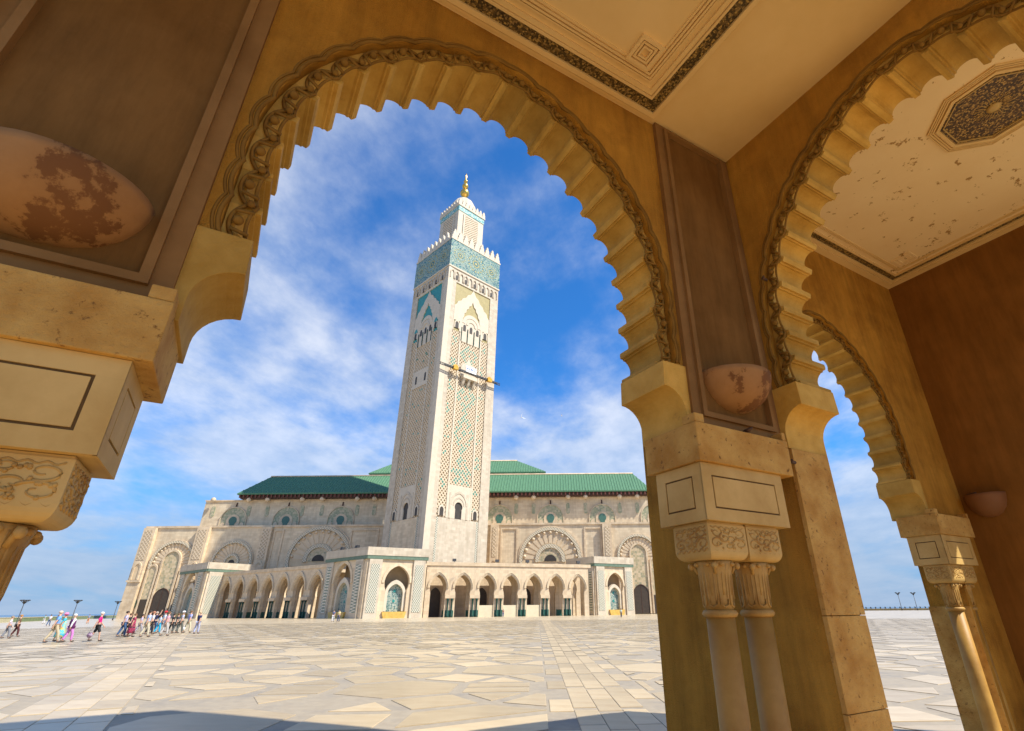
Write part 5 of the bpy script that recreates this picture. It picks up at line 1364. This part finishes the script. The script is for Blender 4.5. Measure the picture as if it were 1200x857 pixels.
def fig_mesh(kind, st, sw, rais, m, add=0.0, fat=0.0):
    key = (kind, st, sw, rais, m.name, add, fat)
    if key in _bc: return _bc[key]
    J = joints_for(st, sw, rais)
    sets = {'body': (list(J), BONE),
            'shirt': (['pelvis', 'spine', 'chest', 'shl', 'shr', 'sll', 'slr'], [('pelvis', 'spine'), ('spine', 'chest'), ('chest', 'shl'), ('chest', 'shr'), ('shl', 'sll'), ('shr', 'slr')]),
            'long_shirt': (['pelvis', 'spine', 'chest', 'shl', 'shr', 'ell', 'elr', 'wrl', 'wrr'], [('pelvis', 'spine'), ('spine', 'chest'), ('chest', 'shl'), ('chest', 'shr'), ('shl', 'ell'), ('shr', 'elr'), ('ell', 'wrl'), ('elr', 'wrr')]),
            'trousers': (['pelvis', 'hipl', 'hipr', 'knl', 'knr', 'anl', 'anr'], [('pelvis', 'hipl'), ('pelvis', 'hipr'), ('hipl', 'knl'), ('hipr', 'knr'), ('knl', 'anl'), ('knr', 'anr')]),
            'shorts': (['pelvis', 'hipl', 'hipr', 'knl', 'knr'], [('pelvis', 'hipl'), ('pelvis', 'hipr'), ('hipl', 'knl'), ('hipr', 'knr')])}
    for n in 'lr':
        a, b = Vector(J['sh' + n]), Vector(J['el' + n]); J['sl' + n] = tuple(a.lerp(b, 0.7))
    RADI['sl'] = .05
    names, bones = sets[kind]
    jl = []
    for k in names:
        p = J[k]
        if kind != 'body' and k == 'pelvis' and 'shirt' in kind: p = (p[0], p[1], p[2] - .06)
        r = rad(k, add)
        if fat and k in ('pelvis', 'spine', 'chest'): r = (r[0] + fat, r[1] + fat)
        if kind in ('trousers', 'shorts') and k[:2] in ('an', 'kn'): r = (r[0] + .018, r[1] + .018)
        jl.append((p, r))
    idx = {k: i for i, k in enumerate(names)}
    ex = None
    if kind == 'body':
        ex = MB()
        for n, s in (('l', -1), ('r', 1)):
            h = Vector(J['ha' + n]); w = Vector(J['wr' + n]); d = (h - w).normalized(); sd = Vector((0, 1, 0)) if abs(d.y) < 0.9 else Vector((1, 0, 0)); sd = (sd - d * sd.dot(d)).normalized(); cr_ = d.cross(sd)
            for q in range(4):
                b0 = h + sd * ((q - 1.5) * .018); L = (.062, .075, .07, .052)[q]
                ex.tube([b0, b0 + d * (L * .55) - cr_ * (s * .006), b0 + d * L - cr_ * (s * .02)], [.010, .009, .007], 5)
            b0 = w.lerp(h, .6) + sd * .03; ex.tube([b0, b0 + sd * .025 + d * .02, b0 + sd * .03 + d * .05], [.011, .010, .008], 5)
        ex.sphere((0, .125, 1.635), .016, 6, 4, (0.8, 1.2, 1.3)); ex.sphere((.083, .02, 1.63), .02, 6, 4, (.5, 1, 1.5)); ex.sphere((-.083, .02, 1.63), .02, 6, 4, (.5, 1, 1.5))
        ex.tube([(-.03, .113, 1.585), (0, .12, 1.583), (.03, .113, 1.585)], .006, 4)
        for s in (-1, 1): ex.sphere((s * .034, .108, 1.655), .012, 6, 4)
    me = skin_mesh(kind, jl, [(idx[a], idx[b]) for a, b in bones], [m], 0, ex)
    _bc[key] = me
    return me
_cm = {}
def cloth(c, c2=None, sc=9):
    k = (c, c2)
    if k not in _cm: _cm[k] = mat('cloth', c, c2, 0.85, sc, contrast=(0.45, 0.55)) if c2 else mat('cloth', c, tuple(v * 0.8 for v in c), 0.85, 6)
    return _cm[k]
WHITE, BEIGE, NAVY, BLACK = (0.72, 0.72, 0.74), (0.50, 0.42, 0.28), (0.025, 0.035, 0.11), (0.02, 0.02, 0.024)
LAV, LBLUE, GREY, JEAN = (0.52, 0.48, 0.66), (0.36, 0.48, 0.75), (0.22, 0.23, 0.26), (0.05, 0.11, 0.24)
HAIRW, HAIRD, HAIRB = (0.70, 0.68, 0.64), (0.035, 0.022, 0.015), (0.17, 0.09, 0.04)
hair_me = {}
def person(foot, head, az_, label, top, bottom, hair=HAIRD, shirt='shirt', legs='trousers', st=0.7, sw=0.5, rais=False, hat=None, fat=0.0, sk=0, dress=None, vest=None, D=None):
    x, y = at_ground(*foot)
    if D is not None:
        l = math.hypot(x, y); x, y = x / l * D, y / l * D
    d = ray(*head); H = EYE + d.z / math.hypot(d.x, d.y) * math.hypot(x, y)
    s = min(max(H, 1.5), 1.9) / 1.76
    o = link('person', fig_mesh('body', st, sw, rais, SKIN[sk]), None, (x, y, 0.012), R_(-az_)); o.scale = (s, s, s)
    tag(o, label, 'person', 'visitors walking across the plaza')
    link('shirt', fig_mesh(shirt, st, sw, rais, top, .018, fat), o)
    if dress:
        b = MB(); b.lathe([(.15, 1.30), (.16, 1.05), (.20, .85), (.26, .55), (.29, .30), (.27, .29)], n=16, mod=lambda t, z: 1 + 0.05 * math.sin(5 * t)); b.build('dress', dress, o)
    else:
        link('shorts' if legs == 'shorts' else 'trousers', fig_mesh(legs, st, sw, rais, bottom, .014, fat * .8), o)
    if vest:
        b = MB(); b.lathe([(.165, 1.42), (.20, 1.30), (.20, 1.05), (.225, .86), (.21, .85)], n=16); v = b.build('waistcoat', vest, o); v.scale = (1, .8, 1)
    hc_ = hair if not hat else hat
    k = (hc_, bool(hat))
    if k not in hair_me:
        b = MB(); b.sphere((0, .012, 1.665), .108, 14, 9, (.92, 1.06, .82))
        if hat: b.lathe([(.17, 1.675), (.175, 1.685), (.11, 1.70), (.10, 1.77), (.03, 1.785)], 0, .02, 16)
        hair_me[k] = b.mesh('hat' if hat else 'hair', mat('felt' if hat else 'hair', hc_, tuple(v * .7 for v in hc_), .8, 20))
    hm = link('hat' if hat else 'hair', hair_me[k], o); hm.location = (0, -.018, .012)
    for n in 'lr':
        J = joints_for(st, sw, rais); p = Vector(J['an' + n]).lerp(Vector(J['to' + n]), .6)
        b = MB(); b.sphere((p.x, p.y, p.z - .005), .1, 8, 6, (.52, 1.35, .48)); b.build('shoe', cloth((0.08, 0.06, 0.05)), o)
    return o
FL1 = cloth((0.50, 0.42, 0.55), (0.75, 0.72, 0.74), 14); FL2 = cloth((0.45, 0.03, 0.10), (0.04, 0.02, 0.03), 12); TURQ = cloth((0.05, 0.45, 0.62), (0.55, 0.55, 0.12), 7); PLAID = cloth((0.62, 0.26, 0.32), (0.75, 0.45, 0.48), 25)
C_ = cloth
person((5, 748.7), (17, 722.7), 40, 'woman in floral lilac top and grey trousers beside a brown-clad companion', FL1, C_(GREY), (0.3, 0.24, 0.18))
person((16, 746.5), (27, 720.6), 45, 'woman in brown top and dark maroon trousers with ginger hair', C_((0.16, 0.09, 0.05)), C_((0.09, 0.02, 0.02)), (0.42, 0.20, 0.05), sw=0.2)
person((55.6, 734), (59, 720.4), -10, 'distant person in white shirt and blue jeans near the sea wall', C_(WHITE), C_(JEAN))
person((50.2, 731), (51, 722.2), 10, 'tiny far figure in teal and white beside the sea wall', C_((0.25, 0.55, 0.52)), C_(WHITE), st=0.3)
person((63.5, 737), (64.5, 721.5), 15, 'person half hidden behind the man in the sky-blue shirt', C_((0.62, 0.50, 0.40)), C_(BEIGE), HAIRB, st=0.3)
person((58.7, 753.8), (72.5, 716), 35, 'tall man in sky-blue shirt and beige trousers', C_((0.17, 0.37, 0.72)), C_(BEIGE), (0.62, 0.50, 0.42), st=1.0, sw=0.7, fat=.02)
person((66.5, 752.5), (79.4, 718.8), 35, 'woman in a pink hat and turquoise patterned dress', C_((0.06, 0.45, 0.60)), None, hat=(0.80, 0.22, 0.42), dress=TURQ, st=0.6)
person((77.5, 753), (89, 719.6), 30, 'woman in purple waistcoat and lilac trousers', C_(WHITE), C_((0.58, 0.22, 0.56)), HAIRW, 'long_shirt', vest=C_((0.10, 0.012, 0.10)), fat=.03)
person((102, 730.8), (104, 720.4), 5, 'tiny far figure in blue top and orange skirt by the sea wall', C_((0.22, 0.35, 0.55)), C_((0.65, 0.30, 0.15)), HAIRB, st=0.3)
person((109.4, 752), (122.5, 717.3), 50, 'white-haired woman in hot pink top and black shorts', C_((0.75, 0.015, 0.22)), C_(BLACK), HAIRW, legs='shorts', st=0.9, sw=0.7)
person((141, 746.9), (149.4, 716.3), 40, 'man in lavender shirt and blue jeans at the edge of the group', C_(LAV), C_(JEAN), HAIRD, fat=.03)
person((146, 746.2), (154, 718.8), 40, 'woman dressed all in black between lavender shirt and floral dress', C_(BLACK), C_(BLACK), HAIRB)
person((151.2, 746.9), (159, 719.2), 35, 'woman in dark red floral dress', FL2, None, HAIRB, dress=FL2, st=0.5)
person((161, 743.5), (169, 720), 40, 'small woman in lilac top and grey trousers', C_((0.50, 0.45, 0.62)), C_((0.36, 0.34, 0.38)), HAIRD, st=1.0)
person((168, 747), (176, 715.6), 35, 'tall man in pale blue shirt and cream trousers seen from behind', C_((0.46, 0.55, 0.78)), C_((0.56, 0.50, 0.36)), HAIRD, fat=.02)
person((173.5, 744), (179, 716.6), 35, 'person in white top and dark trousers beside the tall man in cream trousers', C_(WHITE), C_(BLACK), (0.45, 0.2, 0.12))
person((177.5, 742.5), (183.5, 717), 30, 'man in navy polo raising one arm above the group', C_(NAVY), C_(NAVY), (0.5, 0.42, 0.34), rais=True)
person((183, 743), (188, 720), 30, 'woman in pale top and bright turquoise trousers', C_((0.48, 0.60, 0.74)), C_((0.02, 0.42, 0.68)), HAIRD)
person((188, 741.3), (194.4, 716.5), 35, 'person in red cap and pale blue shirt', C_((0.50, 0.62, 0.76)), C_((0.25, 0.30, 0.42)), hat=(0.62, 0.02, 0.03))
person((191, 745.6), (199.4, 716.9), 35, 'man in pink checked shirt and pale grey trousers', PLAID, C_((0.50, 0.48, 0.46)), HAIRB, fat=.03)
person((198.8, 742), (204, 719.4), 30, 'person in black top and black trousers behind the pink checked shirt', C_(BLACK), C_(BLACK), HAIRD)
person((203.8, 742.6), (209.5, 719), 30, 'person in charcoal top and grey trousers next to the white cap', C_((0.05, 0.05, 0.06)), C_((0.10, 0.11, 0.10)), HAIRB)
person((209, 742.5), (217, 716.5), 35, 'man in white cap and grey-blue shirt', C_((0.48, 0.50, 0.60)), C_((0.13, 0.14, 0.12)), hat=(0.75, 0.74, 0.72))
person((218, 742), (223.5, 715.8), 25, 'man in periwinkle shirt and cream trousers', C_((0.36, 0.40, 0.72)), C_((0.58, 0.54, 0.38)), HAIRB)
person((229, 743.2), (234.4, 716.9), 15, 'fair-haired woman in navy top and striped pale trousers', C_(NAVY), C_((0.48, 0.50, 0.60), (0.25, 0.28, 0.45), 40), (0.55, 0.42, 0.25), st=0.4)
person((389.6, 729.3), (390, 714.6), 170, 'person in dark top and white trousers of the lone couple', C_((0.10, 0.12, 0.22)), C_(WHITE), HAIRD, st=0.4)
person((396, 729.3), (397, 714.4), 185, 'person in yellow and white top of the lone couple', C_((0.70, 0.62, 0.30)), C_((0.06, 0.08, 0.16)), HAIRD, st=0.4)
person((728.2, 724), (727.6, 713.2), 180, 'lone walker in pale green shirt before the sunlit pavilion', C_((0.45, 0.58, 0.52)), C_((0.06, 0.07, 0.10)), HAIRD)
person((589.6, 720.2), (590, 711), 175, 'tiny walker in dark clothes by the gallery arches', C_((0.25, 0.12, 0.10)), C_((0.08, 0.12, 0.25)), HAIRD, D=146)
M['bag'] = cloth((0.16, 0.06, 0.16), (0.42, 0.34, 0.40), 16)
def bag(px, py, D_of, size, m, label):
    x, y = at_ground(*D_of); l = math.hypot(x, y); d = ray(px, py); q = math.hypot(d.x, d.y)
    o = MB(); o.sphere((0, 0, 0), size, 12, 8, (1.1, .5, .9)); o = o.build('handbag', m, None, loc=(d.x / q * l, d.y / q * l, EYE + d.z / q * l))
    b = MB(); b.tube([(-size * .6, 0, size * .6), (-size * .3, 0, size * 1.7), (size * .3, 0, size * 1.7), (size * .6, 0, size * .6)], .012, 6); b.build('strap', m, o)
    tag(o, label, 'handbag')
bag(105.0, 744.5, (109.0, 752), .17, M['bag'], 'patterned purple handbag carried by the woman in hot pink')
bag(214.5, 737.0, (211, 742.4), .16, cloth(WHITE), 'white carrier bag held beside the man in the white cap')

# gulls
M['gull'] = mat('white_feathers', (0.78, 0.78, 0.78), (0.6, 0.61, 0.63), 0.7, 6)
def gull(px, py, D, rz, label):
    d = ray(px, py); p = d * D
    b = MB(); b.sphere((0, 0, 0), .1, 12, 8, (1, 2.1, .9)); b.sphere((0, .22, .05), .06, 8, 6, (1, 1.2, 1))
    o = b.build('gull', M['gull'], None, loc=(p.x, p.y, p.z + EYE), rz=rz); tag(o, label, 'bird', 'gulls in the sky')
    for s in (-1, 1):
        w = MB(); w.add([(s * .05, .10, .03), (s * .30, .16, .28), (s * .52, .02, .52), (s * .34, -.03, .26), (s * .05, -.10, .03), (s * .05, .0, .06), (s * .30, .06, .31)], [(0, 1, 6, 5), (1, 2, 6), (6, 2, 3), (5, 6, 3, 4), (0, 4, 3, 1), (1, 3, 2)]); w.build('wing', M['gull'], o)
    t = MB(); t.prism([(-.03, -.18), (.03, -.18), (.09, -.36), (-.09, -.36)], lambda a, b_, d_: (a, b_, d_), -.012, .012); t.build('tail', M['gull'], o); o.rotation_euler = (0.5, 0.9, rz)
gull(611, 489.3, 80, 0.6, 'white gull banking in the blue sky between minaret and arch')
gull(658, 487.3, 150, 1.4, 'distant pale gull, the fainter of two in the sky')
